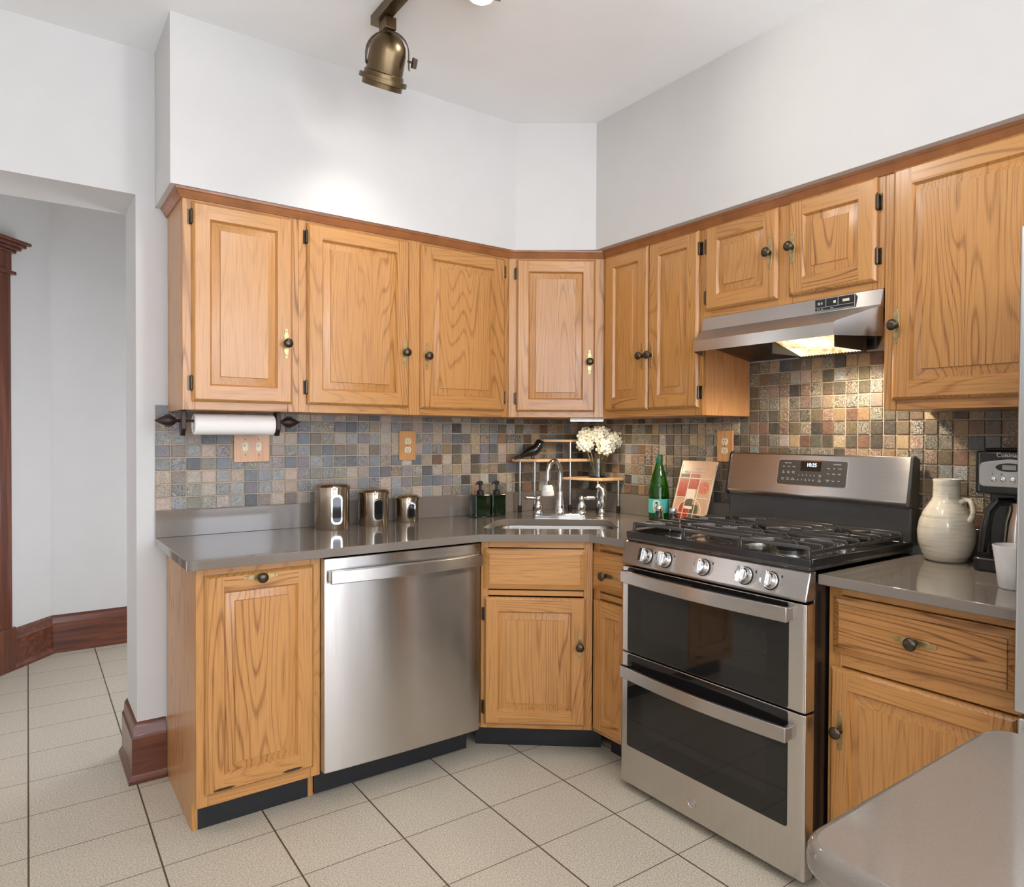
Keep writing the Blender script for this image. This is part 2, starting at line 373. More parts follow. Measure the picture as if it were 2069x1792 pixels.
# ---------------------------------------------------------------- slate mosaic backsplash
PALA = [(114, 121, 131), (128, 133, 140), (98, 106, 115), (146, 150, 152), (178, 158, 136), (190, 166, 150), (136, 126, 132), (84, 90, 97), (128, 126, 112), (160, 142, 120), (168, 152, 142), (114, 120, 122), (122, 116, 124), (190, 180, 162), (124, 110, 98)]
PALB = [(104, 90, 62), (80, 70, 52), (130, 108, 74), (158, 132, 94), (120, 84, 64), (92, 84, 68), (68, 60, 50), (144, 114, 80), (104, 94, 72), (176, 150, 112), (136, 98, 76), (86, 84, 66), (112, 96, 74), (60, 54, 47), (98, 78, 58)]  # browner and darker: warm lamp light partly put into the tile colours
def splash(name, cols, label, place, rows):
    """cols: list of (a0,a1); rows(k)->number of rows; place(a,b,d) -> world point, d = distance off the wall"""
    g = G(); g.tint = []; V = .0504
    def P(a, b, d): return place(a, b, d)
    def face(ps, m, t):
        g.add(ps, [tuple(range(len(ps)))], m); g.tint.append(t)
    for ci, (a0, a1) in enumerate(cols):
        n = rows(a0, a1)
        face([P(a0, 1.0116, .004), P(a1, 1.0116, .004), P(a1, 1.0116+n*V, .004), P(a0, 1.0116+n*V, .004)], 1, (0, 0, 0, 0))
        for r in range(n):
            z0 = 1.0116+r*V; gp = .0022
            q = [a0+gp*(1 if a1 > a0 else -1)+random.uniform(-.0006, .0006), a1-gp*(1 if a1 > a0 else -1)+random.uniform(-.0006, .0006), z0+gp+random.uniform(-.0006, .0006), z0+V-gp+random.uniform(-.0006, .0006)]
            t = max(0, min(1, (abs(a0) if name == 'A' else -1)))
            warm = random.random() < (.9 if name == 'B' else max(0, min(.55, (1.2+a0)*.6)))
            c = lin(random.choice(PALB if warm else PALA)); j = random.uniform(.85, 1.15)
            c = tuple(min(1, v*j) for v in c[:3])+((random.uniform(.35, 1) if random.random() < .55 else .08),)
            h = .0085+random.uniform(0, .0022); i_ = .0016*(1 if a1 > a0 else -1)
            A, B_, C, D = q
            o4 = [P(A, C, .003), P(B_, C, .003), P(B_, D, .003), P(A, D, .003)]
            k4 = [P(A, C, h-.0016), P(B_, C, h-.0016), P(B_, D, h-.0016), P(A, D, h-.0016)]
            f4 = [P(A+i_, C+.0016, h), P(B_-i_, C+.0016, h), P(B_-i_, D-.0016, h), P(A+i_, D-.0016, h)]
            for k in range(4):
                face([o4[k], o4[(k+1) % 4], k4[(k+1) % 4], k4[k]], 0, c); face([k4[k], k4[(k+1) % 4], f4[(k+1) % 4], f4[k]], 0, c)
            face(f4, 0, c)
    o = g.build('tile_backsplash', [MT['slate'], MT['grout']]); tag(o, label, 'backsplash')
pa = 2.084/39; splash('A', [(-2.084+i*pa, -2.084+(i+1)*pa) for i in range(39)], 'slate mosaic tile backsplash behind the canisters and paper towels', lambda a, b, d: (a, -d, b), lambda a, b: 8)
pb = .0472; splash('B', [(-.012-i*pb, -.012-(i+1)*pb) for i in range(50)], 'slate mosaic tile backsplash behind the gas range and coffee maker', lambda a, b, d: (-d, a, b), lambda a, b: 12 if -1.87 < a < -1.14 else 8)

# ---------------------------------------------------------------- cabinet parts
OV, OH = MT['ov'], MT['oh']
def add_panel_door(g, W, H, w=.056):
    t = .019
    A = inset_rect(0, 0, W, H, 0, 0); B = inset_rect(0, 0, W, H, 0, -.010); C = inset_rect(0, 0, W, H, .004, -.0155); D = inset_rect(0, 0, W, H, .009, -t)
    g.rings([A, B, C, D], 0, True, True, False)
    e = .009
    g.quad((e, -t, e), (w, -t, e), (w, -t, H-e), (e, -t, H-e), 0); g.quad((W-w, -t, e), (W-e, -t, e), (W-e, -t, H-e), (W-w, -t, H-e), 0)
    g.quad((w, -t, e), (W-w, -t, e), (W-w, -t, w), (w, -t, w), 1); g.quad((w, -t, H-w), (W-w, -t, H-w), (W-w, -t, H-e), (w, -t, H-e), 1)
    r = [inset_rect(0, 0, W, H, w, -t), inset_rect(0, 0, W, H, w+.004, -.0125), inset_rect(0, 0, W, H, w+.007, -.008), inset_rect(0, 0, W, H, w+.033, -.0145), inset_rect(0, 0, W, H, w+.0345, -.0185)]
    g.rings(r, 0, True, False, True)
def add_drawer(g, W, H):
    r = [inset_rect(0, 0, W, H, 0, 0), inset_rect(0, 0, W, H, 0, -.008), inset_rect(0, 0, W, H, .003, -.0095), inset_rect(0, 0, W, H, .021, -.0165), inset_rect(0, 0, W, H, .0225, -.020)]
    g.rings(r, 0)
def handle(parent, x, z, horiz=False, y=-.019):
    L = .056; o = [(-.004, -L), (.004, -L), (.0065, -L+.008), (.0045, -L+.014), (.009, -L+.022), (.0085, -.016), (.0115, 0), (.0085, .016), (.009, L-.022), (.0045, L-.014), (.0065, L-.008), (.004, L), (-.004, L), (-.0065, L-.008), (-.0045, L-.014), (-.009, L-.022), (-.0085, .016), (-.0115, 0), (-.0085, -.016), (-.009, -L+.022), (-.0045, -L+.014), (-.0065, -L+.008)]
    rot = (0, PI/2, 0) if horiz else (0, 0, 0)
    g = G(); g.prism(o, -.0025, 0, 0, 'y')
    for s in (-1, 1): g.lathe([(.0001, -.0042), (.002, -.0040), (.003, -.0025)], (0, 0, s*(L-.010)), 8, 0, 'y')
    g.build('backplate', MT['brass'], parent, (x, y, z), rot, bevel=.0007, seg=1)
    g = G(); g.lathe([(.009, -.002), (.008, -.005), (.0055, -.010), (.006, -.015), (.012, -.019), (.0165, -.024), (.0172, -.029), (.014, -.034), (.008, -.0365), (.0005, -.0372)], (0, 0, 0), 20, 0, 'y')
    g.build('knob', MT['knob'], parent, (x, y, z))
def hinge(parent, x, z, side):
    g = G(); g.box(min(x, x+side*.013), -.003, z-.026, max(x, x+side*.013), 0, z+.026)
    g.tube([(x+side*.002, -.012, z-.024), (x+side*.002, -.012, z+.024)], .0048, 10); g.tube([(x+side*.002, -.012, z-.028), (x+side*.002, -.012, z+.028)], .0022, 8)
    g.box(min(x+side*.002, x+side*.0045), -.012, z-.018, max(x+side*.002, x+side*.0045), -.002, z+.018)
    g.build('hinge', MT['knob'], parent, bevel=.0008, seg=1)
def door(root, x0, z0, x1, z1, knob=None, horiz=False, hinges=None, y=0, hz=None):
    g = G(); add_panel_door(g, x1-x0, z1-z0); d = g.build('door', [OV, OH], root, (x0, y, z0), smooth=20)
    if knob: handle(d, knob[0]-x0, knob[1]-z0, horiz)
    if hinges:
        for zz in (hz or (z0+.06, z1-.06)): hinge(d, 0 if hinges < 0 else x1-x0, zz-z0, hinges)
    return d
def drawer(root, x0, z0, x1, z1, knob=None, y=0):
    g = G(); add_drawer(g, x1-x0, z1-z0); d = g.build('drawer', OH, root, (x0, y, z0), smooth=20)
    if knob: handle(d, knob[0]-x0, knob[1]-z0, True, -.020)
    return d
def frame(root, W, z0, z1, stiles, rails):
    g = G(); st = sorted(stiles)
    for a, b in st: g.box(a, 0, z0, b, .019, z1, 0)
    for a, b in rails:
        for (p, q), (r, s_) in zip(st[:-1], st[1:]): g.box(q, 0, a, r, .019, b, 1)
    return g.build('face_frame', [OV, OH], root, bevel=.0012, seg=1)
RB = -PI/2
UZ0, UZ1 = 1.39, 2.156
# wall cabinets on the dishwasher wall
c = thing('wall_cabinet', 'oak wall cabinet with one door, at the left end above the paper towels', 'cabinet', (-2.04, -.303, 0))
G().box(0, .019, UZ0, .401, .292, UZ1).build('carcass', OV, c, bevel=.001, seg=1)
frame(c, .401, UZ0, UZ1, [(0, .04), (.361, .401)], [(UZ0, UZ0+.04), (UZ1-.06, UZ1)])
door(c, .030, 1.420, .375, 2.116, (.350, 1.645), hinges=-1, hz=(1.484, 2.062))
c = thing('wall_cabinet', 'wide oak wall cabinet with two doors, above the canisters', 'cabinet', (-1.639, -.303, 0))
G().box(0, .019, UZ0, .968, .292, UZ1).build('carcass', OV, c, bevel=.001, seg=1)
frame(c, .968, UZ0, UZ1, [(0, .04), (.45, .515), (.928, .968)], [(UZ0, UZ0+.04), (UZ1-.06, UZ1)])
door(c, .030, 1.421, .457, 2.114, (.434, 1.647), hinges=-1, hz=(1.486, 2.06)); door(c, .510, 1.418, .938, 2.114, (.536, 1.640), hinges=1, hz=(1.48, 2.056))
# corner
def rel(p, o, a): x, y = p[0]-o[0], p[1]-o[1]; return (x*math.cos(-a)-y*math.sin(-a), x*math.sin(-a)+y*math.cos(-a))
o0 = (-.671, -.303); aC = math.atan2(-.587, .810); Wc = .442
c = thing('wall_cabinet', 'angled oak corner wall cabinet above the sink', 'cabinet', (o0[0], o0[1], 0), aC)
G().prism([rel(p, o0, aC) for p in ((-.669, -.282), (-.317, -.538), (-.317, -.559), (-.013, -.559), (-.013, -.013), (-.669, -.013))], UZ0, UZ1).build('carcass', OV, c)
frame(c, Wc, UZ0, UZ1, [(0, .045), (Wc-.045, Wc)], [(UZ0, UZ0+.04), (UZ1-.06, UZ1)])
door(c, .036, 1.416, .400, 2.117, (.374, 1.646), hinges=-1, hz=(1.476, 2.053))
# wall B
def fb(y): return -(y+.562)
c = thing('wall_cabinet', 'narrow oak wall cabinet with two tall doors, left of the range hood', 'cabinet', (-.3135, -.562, 0), RB)
G().box(0, .019, UZ0, .586, .300, UZ1, 0).build('carcass', MT['ply'], c, bevel=.001, seg=1)
frame(c, .586, UZ0, UZ1, [(0, .035), (.546, .586)], [(UZ0, UZ0+.04), (UZ1-.06, UZ1)])
door(c, .024, 1.421, .294, 2.123, (.269, 1.650)); door(c, .300, 1.421, .570, 2.123, (.319, 1.650), hinges=1, hz=(1.48, 2.05))
c = thing('wall_cabinet', 'short oak wall cabinet with two small doors, directly above the range hood', 'cabinet', (-.3135, -1.1485, 0), RB)
G().box(0, .019, 1.7725, .7195, .300, UZ1).build('carcass', OV, c, bevel=.001, seg=1)
frame(c, .7195, 1.7725, UZ1, [(0, .04), (.335, .395), (.6795, .7195)], [(1.7725, 1.815), (UZ1-.06, UZ1)])
door(c, .020, 1.797, .342, 2.122, (.315, 1.962), hinges=-1, hz=(1.85, 2.05)); door(c, .387, 1.797, .697, 2.124, (.405, 1.964), hinges=1, hz=(1.875, 2.045))
c = thing('wall_cabinet', 'oak wall cabinet with one big door, at the right above the coffee maker', 'cabinet', (-.3135, -1.8685, 0), RB)
G().box(0, .019, UZ0, .505, .300, UZ1).build('carcass', OV, c, bevel=.001, seg=1)
frame(c, .505, UZ0, UZ1, [(0, .04), (.465, .505)], [(UZ0, UZ0+.04), (UZ1-.06, UZ1)])
door(c, .030, 1.420, .475, 2.126, (.0455, 1.648), hinges=1)
# crown moulding
path = [(-2.040, -.012), (-2.040, -.303), (-.671, -.303), (-.3135, -.562), (-.3135, -2.374)]
prof = [(0, 2.124), (.006, 2.124), (.009, 2.130), (.012, 2.134), (.018, 2.146), (.022, 2.149), (.024, 2.1565), (0, 2.1565)]
P = [Vector(p) for p in path]; rs = []
for i, p in enumerate(P):
    ds = ([(p-P[i-1]).normalized()] if i else [])+([(P[i+1]-p).normalized()] if i < len(P)-1 else [])
    ns = [Vector((d.y, -d.x)) for d in ds]; n = sum(ns, Vector((0, 0))).normalized(); k = 1/n.dot(ns[0])
    rs.append([(p.x+n.x*a*k, p.y+n.y*a*k, z) for a, z in prof])
tag(G().rings(rs).build('crown_moulding', MT['crown'], smooth=25), 'oak crown moulding with soffit shade in its colour, running along the tops of the wall cabinets', 'moulding')

# base cabinets
c = thing('base_cabinet', 'oak pull-out base cabinet at the left end, beside the dishwasher', 'cabinet', (-2.047, -.565, 0))
side = [(.0192, .105), (.076, .105), (.076, 0), (.55, 0), (.55, .88), (.0192, .88)]
g = G(); g.prism(side, 0, .019, 0, 'x'); g.prism(side, .382, .401, 0, 'x'); g.box(.019, .019, .105, .382, .55, .86)
g.build('carcass', MT['ov'], c, bevel=.001, seg=1)
frame(c, .401, .105, .88, [(0, .035), (.366, .401)], [(.105, .15), (.845, .88)])
G().box(.019, .076, 0, .382, .09, .105).build('toe_kick', MT['kick'], c)
d = door(c, .024, .144, .374, .852, (.195, .833), True)
for xx in (.08, .30):
    g = G(); g.prism([(-.035, 0), (-.02, -.004), (.02, -.004), (.035, 0), (.02, .004), (-.02, .004)], -.0025, 0, 0, 'y'); g.build('hinge', MT['knob'], d, (xx-.024, -.019, .014), bevel=.0006, seg=1)
o0 = (-.985, -.572); aS = math.atan2(-.29, .349); Ws = .4537
c = thing('base_cabinet', 'angled oak sink base cabinet in the corner under the sink', 'cabinet', (o0[0], o0[1], 0), aS)
g = G(); lp = lambda p: rel(p, o0, aS)
g.prism([lp(p) for p in ((-.984, -.549), (-.645, -.830), (-.03, -.830), (-.03, -.03), (-.984, -.03))], .105, .125); g.prism([lp(p) for p in ((-.984, -.545), (-.968, -.545), (-.968, -.03), (-.984, -.03))], .125, .86)
g.build('carcass', OV, c)
frame(c, Ws, .112, .88, [(0, .03), (Ws-.036, Ws)], [(.112, .15), (.655, .676), (.85, .88)])
G().prism([lp(p) for p in ((-.948, -.472), (-.542, -.812), (-.53, -.80), (-.936, -.46))], 0, .105).build('toe_kick', MT['kick'], c)
drawer(c, .014, .683, .425, .847)
door(c, .016, .132, .427, .650, (.404, .460), hinges=-1, hz=(.20, .58))
c = thing('base_cabinet', 'narrow oak base cabinet with a drawer, squeezed between the sink cabinet and the range', 'cabinet', (-.622, -.864, 0), RB)
g = G(); g.box(.01, .019, .105, .225, .60, .88); g.build('carcass', OV, c)
frame(c, .226, .105, .88, [(-.013, .025), (.19, .226)], [(.105, .14), (.652, .675), (.85, .88)])
G().box(0, .09, 0, .226, .105, .105).build('toe_kick', MT['kick'], c)
drawer(c, -.012, .686, .216, .842, (.085, .755)); door(c, .002, .12, .216, .646)
c = thing('base_cabinet', 'oak base cabinet with a wide drawer, right of the range by the refrigerator', 'cabinet', (-.585, -1.8545, 0), RB)
g = G(); g.box(.002, .019, .105, .518, .57, .88); g.build('carcass', OV, c, bevel=.001, seg=1)
frame(c, .52, .105, .88, [(0, .04), (.484, .52)], [(.105, .14), (.645, .68), (.85, .88)])
G().box(0, .09, 0, .52, .105, .105).build('toe_kick', MT['kick'], c)
drawer(c, .018, .682, .487, .848, (.252, .766)); door(c, .014, .12, .487, .641, (.047, .462))

# ---------------------------------------------------------------- countertops
ZC, ZB = .911, .881
Mo = Vector((-.84, -.747)); Uu = Vector((.80, -.60)); Nn = Vector((.60, .80))
def un(u, n): q = Mo+Uu*u+Nn*n; return (q.x, q.y)
cut = rpoly([un(-.235, .165), un(.355, .165), un(.352, .512), un(-.17, .512)], [.06, .06, .06, .10], 7)
outer = rpoly([(-2.083, -.001), (-2.083, -.628), (-1.024, -.624), (-.668, -.878), (-.650, -1.091), (-.001, -1.091), (-.001, -.001)], [0, .035, .006, .006, 0, 0, 0], 6)
def slab_with_hole(outer, hole, z1, z0):
    bm = bmesh.new(); es = []
    for lp_ in (outer, hole):
        vs = [bm.verts.new((x, y, z1)) for x, y in lp_]
        es += [bm.edges.new((vs[i], vs[(i+1) % len(vs)])) for i in range(len(vs))]
    bmesh.ops.triangle_fill(bm, use_beauty=True, use_dissolve=False, edges=es)
    r = bmesh.ops.extrude_face_region(bm, geom=bm.faces[:])
    bmesh.ops.translate(bm, vec=(0, 0, z0-z1), verts=[v for v in r['geom'] if isinstance(v, bmesh.types.BMVert)])
    bm.verts.index_update(); g = G(); g.add([v.co[:] for v in bm.verts], [[v.index for v in f.verts] for f in bm.faces]); bm.free(); return g
tag(slab_with_hole(outer, cut, ZC, ZB).build('countertop', MT['quartz'], bevel=.003, seg=2, ang=60), 'grey quartz corner countertop holding the sink and canisters', 'countertop')
def upstand(x0, y0, x1, y1, label):
    g = G(); g.box(x0, y0, ZC, x1, y1, 1.0112); tag(g.build('counter_upstand', MT['quartz'], bevel=.0015), label, 'upstand')
upstand(-2.083, -.02, -.02, -.0005, 'grey quartz upstand strip behind the canisters')
upstand(-.02, -1.091, -.0005, -.0205, 'grey quartz upstand strip behind the green bottle and cookbook')
upstand(-.02, -2.378, -.0005, -1.855, 'grey quartz upstand strip behind the jug and coffee maker')
tag(G().box(-.648, -2.378, ZB, -.001, -1.855, ZC).build('countertop', MT['quartz'], bevel=.003), 'grey quartz countertop under the jug and coffee maker', 'countertop')

# sink basin
c = thing('sink', 'undermount stainless steel sink set in the corner countertop', 'sink', (0, 0, 0))
cen = Vector(un(.07, .34)); g = G()
def sc(k, z): return [(cen.x+(x-cen.x)*k, cen.y+(y-cen.y)*k, z) for x, y in cut]
g.rings([sc(1.06, .8805), sc(1.012, .8795), sc(1.0, .87), sc(.975, .76), (sc(.93, .735)), sc(.85, .728), sc(.1, .722)], 0, True, False, True)
g.build('basin', MT['basin'], c, smooth=50)
g = G(); g.lathe([(.04, .7245), (.038, .728), (.03, .727), (.001, .726)], (cen.x, cen.y, 0), 24); g.build('drain', MT['schrome'], c)

# ---------------------------------------------------------------- faucet
CH = MT['schrome']
aF = math.atan2(Uu.y, Uu.x)
fc = un(.115, .592)
c = thing('faucet', 'chrome two-handle gooseneck faucet behind the sink', 'faucet', (fc[0], fc[1], ZC), aF)
g = G(); g.prism(rrect(-.128, -.026, .128, .026, .012), 0, .012); g.prism(rrect(-.124, -.022, .124, .022, .01), .012, .018); g.build('base_plate', CH, c, bevel=.002)
g = G(); g.lathe([(.026, .018), (.027, .03), (.022, .036), (.023, .05), (.021, .075), (.0155, .095), (.0145, .12), (.0125, .125)], (0, 0, 0), 20)
aa = [(-.02*0, 0, .12), (0, 0, .215)]
arc = [(0, 0, .12), (0, 0, .18), (0, 0, .215)]
for k in range(1, 12): t = PI*k/11; arc.append((-.030*(1-math.cos(t)), -.036*(1-math.cos(t)), .215+.058*math.sin(t)))
arc.append((-.0605, -.073, .195)); arc.append((-.061, -.074, .178))
g.tube(arc, .0118, 14); g.build('spout', CH, c, smooth=50)
g = G(); g.lathe([(.008, .186), (.016, .182), (.011, .175), (.017, .171), (.017, .164), (.010, .161)], (-.061, -.074, 0), 8); g.build('swivel', CH, c)
g = G(); g.lathe([(.010, .162), (.020, .160), (.026, .150), (.027, .134), (.030, .133), (.031, .113), (.028, .110), (.001, .110)], (-.061, -.074, 0), 24); g.build('aerator', MT['whitep'], c)
for s in (-1, 1):
    g = G(); g.lathe([(.024, .016), (.025, .026), (.018, .034), (.021, .046), (.019, .062), (.011, .074), (.013, .082), (.015, .090), (.012, .100), (.004, .105)], (s*.105, 0, 0), 18)
    pts = [(s*.105, 0, .092), (s*.118, 0, .093), (s*.124, 0, .093), (s*.14, 0, .094), (s*.155, -.002, .095), (s*.166, -.003, .094), (s*.172, -.003, .094)]
    g.tube(pts, [.009, .006, .009, .0095, .008, .011, .004], 12); g.build('handle', CH, c, smooth=50)
sp = un(.318, .60)
c = thing('side_sprayer', 'chrome curved side sprayer at the right of the faucet', 'sprayer', (sp[0], sp[1], ZC), aF)
g = G(); g.lathe([(.028, 0), (.028, .004), (.019, .008), (.016, .02), (.018, .026), (.015, .034), (.016, .05)], (0, 0, 0), 18); g.build('base', CH, c)
g = G(); g.tube([(0, 0, .05), (.003, 0, .075), (.008, 0, .10), (.006, 0, .125), (-.004, 0, .143), (-.018, 0, .150), (-.028, -.002, .142)], [.014, .0165, .017, .017, .016, .014, .010], 16); g.build('head', CH, c, smooth=60)
g = G(); g.tube([(-.016, 0, .066), (-.022, 0, .09), (-.022, 0, .115), (-.014, 0, .134)], .004, 8); g.build('lever', CH, c)

# ---------------------------------------------------------------- corner rack
c = thing('corner_rack', 'wooden-shelved corner rack with metal legs behind the faucet', 'rack', (0, 0, ZC))
for nm, poly, z, rr in (('shelf', [(-.475, -.035), (-.455, -.095), (-.405, -.160), (-.095, -.245), (-.06, -.225), (-.06, -.035)], 1.172, .015),
                        ('shelf', [(-.245, -.165), (-.155, -.372), (-.012, -.392), (-.012, -.165)], 1.078, .012),
                        ('shelf', [(-.305, -.035), (-.295, -.085), (-.195, -.185), (-.150, -.185), (-.150, -.035)], 1.272, .012)):
    g = G(); g.prism(rpoly(poly, [rr]*len(poly), 4), z-ZC, z-ZC+.014); g.build(nm, MT['shelf'], c, bevel=.003)
for x, y, z in ((-.431, -.060, 1.172), (-.392, -.135, 1.172), (-.188, -.169, 1.272), (-.143, -.335, 1.078), (-.03, -.365, 1.078)):
    g = G(); g.tube([(x, y, .03), (x, y, z-ZC)], .0065, 12); g.build('leg', MT['alu'], c)
    g = G(); g.lathe([(.009, 0), (.010, .004), (.010, .034), (.007, .036)], (x, y, 0), 12); g.build('foot', MT['blackm'], c)
# bird figurine
c = thing('bird_figurine', 'glossy black bird figurine on the left shelf of the corner rack', 'figurine', (-.402, -.114, 1.186), math.radians(-36))
c.scale = (1.12, 1.12, 1.05)
body = [((-.062, 0, .004), .003), ((-.05, 0, .011), .007), ((-.03, 0, .022), .014), ((-.008, 0, .034), .023), ((.012, 0, .040), .0265), ((.026, 0, .052), .025), ((.034, 0, .066), .021), ((.036, 0, .078), .0185), ((.038, 0, .088), .015), ((.040, 0, .095), .008)]
g = G(); g.tube([b[0] for b in body], [b[1] for b in body], 18); g.build('body', MT['bird'], c, smooth=80)
g = G(); g.tube([(.050, 0, .083), (.058, 0, .081), (.064, 0, .078)], [.006, .004, .0008], 8); g.build('beak', MT['bird'], c)
g = G(); g.tube([(-.075, .0, .001), (-.055, 0, .009), (-.035, 0, .018)], [.006, .008, .008], 8); g.build('tail', MT['bird'], c, smooth=80)
g = G(); g.box(0, -.010, 0, .016, .010, .02); g.build('foot', MT['bird'], c, bevel=.004)
# vase and hydrangeas
vz = 1.092; vc = (-.100, -.285)
c = thing('glass_vase', 'clear glass vase of white flowers on the right shelf of the corner rack', 'vase', (vc[0], vc[1], vz))
g = G(); g.lathe([(.046, 0), (.048, .003), (.044, .05), (.043, .095), (.041, .095), (.042, .05), (.045, .006), (.001, .006)], (0, 0, 0), 28); g.build('vase_body', MT['clear'], c)
def hydrangea(loc, r, label, sx):
    c = thing('hydrangea', label, 'flower', loc, 0, 'white hydrangeas in the glass vase')
    g = G(); rnd = random.Random(int(r*1e5)+int(sx*1000))
    for i in range(38):
        zz = 1-2*(i+.5)/38; a = i*2.399963; q = Vector((math.sqrt(1-zz*zz)*math.cos(a), math.sqrt(1-zz*zz)*math.sin(a), zz*.85)); p = q*r*rnd.uniform(.86, 1.06)
        n = (q+Vector((rnd.uniform(-.35, .35), rnd.uniform(-.35, .35), rnd.uniform(-.2, .4)))).normalized(); t = n.orthogonal().normalized(); b = n.cross(t); ro = rnd.uniform(0, PI); pr_ = rnd.uniform(.016, .021)
        for k in range(4):
            a2 = ro+k*PI/2; d = t*math.cos(a2)+b*math.sin(a2); e = n.cross(d)
            pts = [p, p+d*pr_*.5+e*pr_*.42+n*.002, p+d*pr_*.95+e*pr_*.30+n*.004, p+d*pr_*1.08+n*.003, p+d*pr_*.95-e*pr_*.30+n*.004, p+d*pr_*.5-e*pr_*.42+n*.002]
            g.add(pts, [(0, 1, 2, 3, 4, 5)])
        g.ball(p+n*.001, .0022, 1, 6)
    g.ball((0, 0, 0), r*.62, 0, 14)
    g.build('bloom', [MT['petal'], MT['leaf']], c, smooth=60)
    e = (vc[0]+sx-loc[0], vc[1]-sx*.75*.5-loc[1], vz+.010-loc[2]); m_ = tuple(v*.5+d_ for v, d_ in zip(e, (sx*-.2, 0, 0)))
    g = G(); g.tube([(0, 0, -r*.4), m_, e], .0035, 8); g.build('stem', MT['stem'], c)
hydrangea((vc[0]-.062, vc[1]+.030, 1.268), .043, 'lower left white hydrangea head in the vase', -.016)
hydrangea((vc[0]+.012, vc[1]-.004, 1.312), .050, 'topmost white hydrangea head in the vase', .004)
hydrangea((vc[0]+.060, vc[1]-.048, 1.284), .046, 'right white hydrangea head leaning out of the vase', .02)
hydrangea((vc[0]-.002, vc[1]-.062, 1.252), .044, 'front white hydrangea head drooping over the vase rim', -.004)
hydrangea((vc[0]-.034, vc[1]+.046, 1.306), .044, 'rear left white hydrangea head near the tile wall', -.010)
# soap dispensers
def soap(loc, label, rz, W, H):
    c = thing('soap_dispenser', label, 'soap dispenser', loc, rz, 'soap dispensers by the sink')
    g = G(); g.prism(rrect(-W, -.03, W, .03, .008), 0, H); g.build('bottle', MT['bottle'], c, bevel=.005, seg=3)
    g = G(); g.lathe([(.017, H), (.017, H+.016), (.012, H+.02), (.007, H+.022), (.006, H+.045), (.012, H+.047), (.013, H+.060), (.009, H+.064)], (0, 0, 0), 18)
    g.tube([(0, 0, H+.055), (-.022, -.010, H+.057), (-.034, -.016, H+.050)], [.006, .005, .0035], 8); g.build('pump', MT['blackm'], c)
soap((-.707, -.118, ZC), 'dark green pump soap bottle on the left, nearer the canisters', 0, .044, .110)
soap((-.612, -.118, ZC), 'dark green pump soap bottle on the right, nearer the sink', math.radians(-8), .038, .108)
# canisters
def canister(x, y, r, h, label):
    c = thing('canister', label, 'canister', (x, y, ZC), math.radians(-5), 'steel canisters on the counter')
    g = G(); g.lathe([(r-.002, 0), (r, .003), (r, h-.022)], (0, 0, 0), 48); g.build('can', MT['can'], c)
    g = G(); g.lathe([(r, h-.022), (r+.004, h-.021), (r+.0045, h-.012), (r+.003, h-.010), (r-.001, h-.004), (r-.008, h), (.001, h)], (0, 0, 0), 48); g.build('lid', MT['can'], c)
    wz0, wz1 = h*.13, h*.83-.01; aw = .022 if r > .055 else .019
    def strip(w_, inset, off, m, nm, par):
        g = G(); o_ = rrect(-w_, wz0+inset, w_, wz1-inset, w_*.98, 8); rr = r+off
        def wrap(q, d=0): a = -PI/2+q[0]/r; return ((rr+d)*math.cos(a), (rr+d)*math.sin(a), q[1])
        g.rings([[wrap(q, -.003) for q in o_], [wrap(q) for q in o_]], 0, True, False, False)
        hi = [q for q in o_]; n = len(hi)
        g.add([wrap(q) for q in hi], [tuple(range(n))]); return g.build(nm, m, par, smooth=60)
    f = strip(aw, 0, .0045, MT['schrome'], 'window_rim', c); strip(aw-.006, .008, .0055, MT['bglass'], 'window_glass', f)
canister(-1.440, -.120, .071, .188, 'largest of the three steel canisters, with an oval window')
canister(-1.247, -.100, .065, .157, 'middle-sized steel canister with an oval window')
canister(-1.075, -.078, .053, .122, 'smallest steel canister, nearest the sink')
# paper towel holder and roll
ty, tz = -.20, 1.353
c = thing('paper_towel_holder', 'wrought iron paper towel holder under the left wall cabinet', 'towel holder', (-1.85, ty, UZ0))
for s, x in ((-1, -2.022), (1, -1.690)):
    X = x+1.85; Z = tz-UZ0
    g = G(); g.prism(rpoly([(-.024, .0), (-.026, Z-.030), (0, Z-.064), (.026, Z-.030), (.024, 0)], [0, .012, .018, .012, 0], 5), X-.008, X+.008, 0, 'x'); g.build('bracket', MT['wiron'], c, bevel=.002)
    g = G(); g.tube([(X+s*.004, 0, Z), (X+s*.02, 0, Z), (X+s*.03, 0, Z), (X+s*.05, 0, Z), (X+s*.065, 0, Z), (X+s*.09, 0, Z)], [.006, .006, .016, .019, .015, .001], 12)
    for k in (-1, 1): g.tube([(X+s*.025, 0, Z+k*.008), (X+s*.042, 0, Z+k*.020), (X+s*.056, 0, Z+k*.018), (X+s*.058, 0, Z+k*.011), (X+s*.052, 0, Z+k*.010)], .0035, 8)
    g.build('finial', MT['wiron'], c, smooth=60)
g = G(); g.tube([(-.17, 0, tz-UZ0), (.158, 0, tz-UZ0)], .005, 10); g.build('rod', MT['wiron'], c)
g = G(); L = .142; g.lathe([(.018, -L), (.036, -L), (.0385, -L+.003), (.0385, L-.003), (.036, L), (.018, L), (.018, -L)], (-1.8445, ty, tz-.012), 36, 0, 'x', False)
tag(g.build('paper_towel_roll', MT['paper']), 'white paper towel roll on the iron holder', 'paper towels')
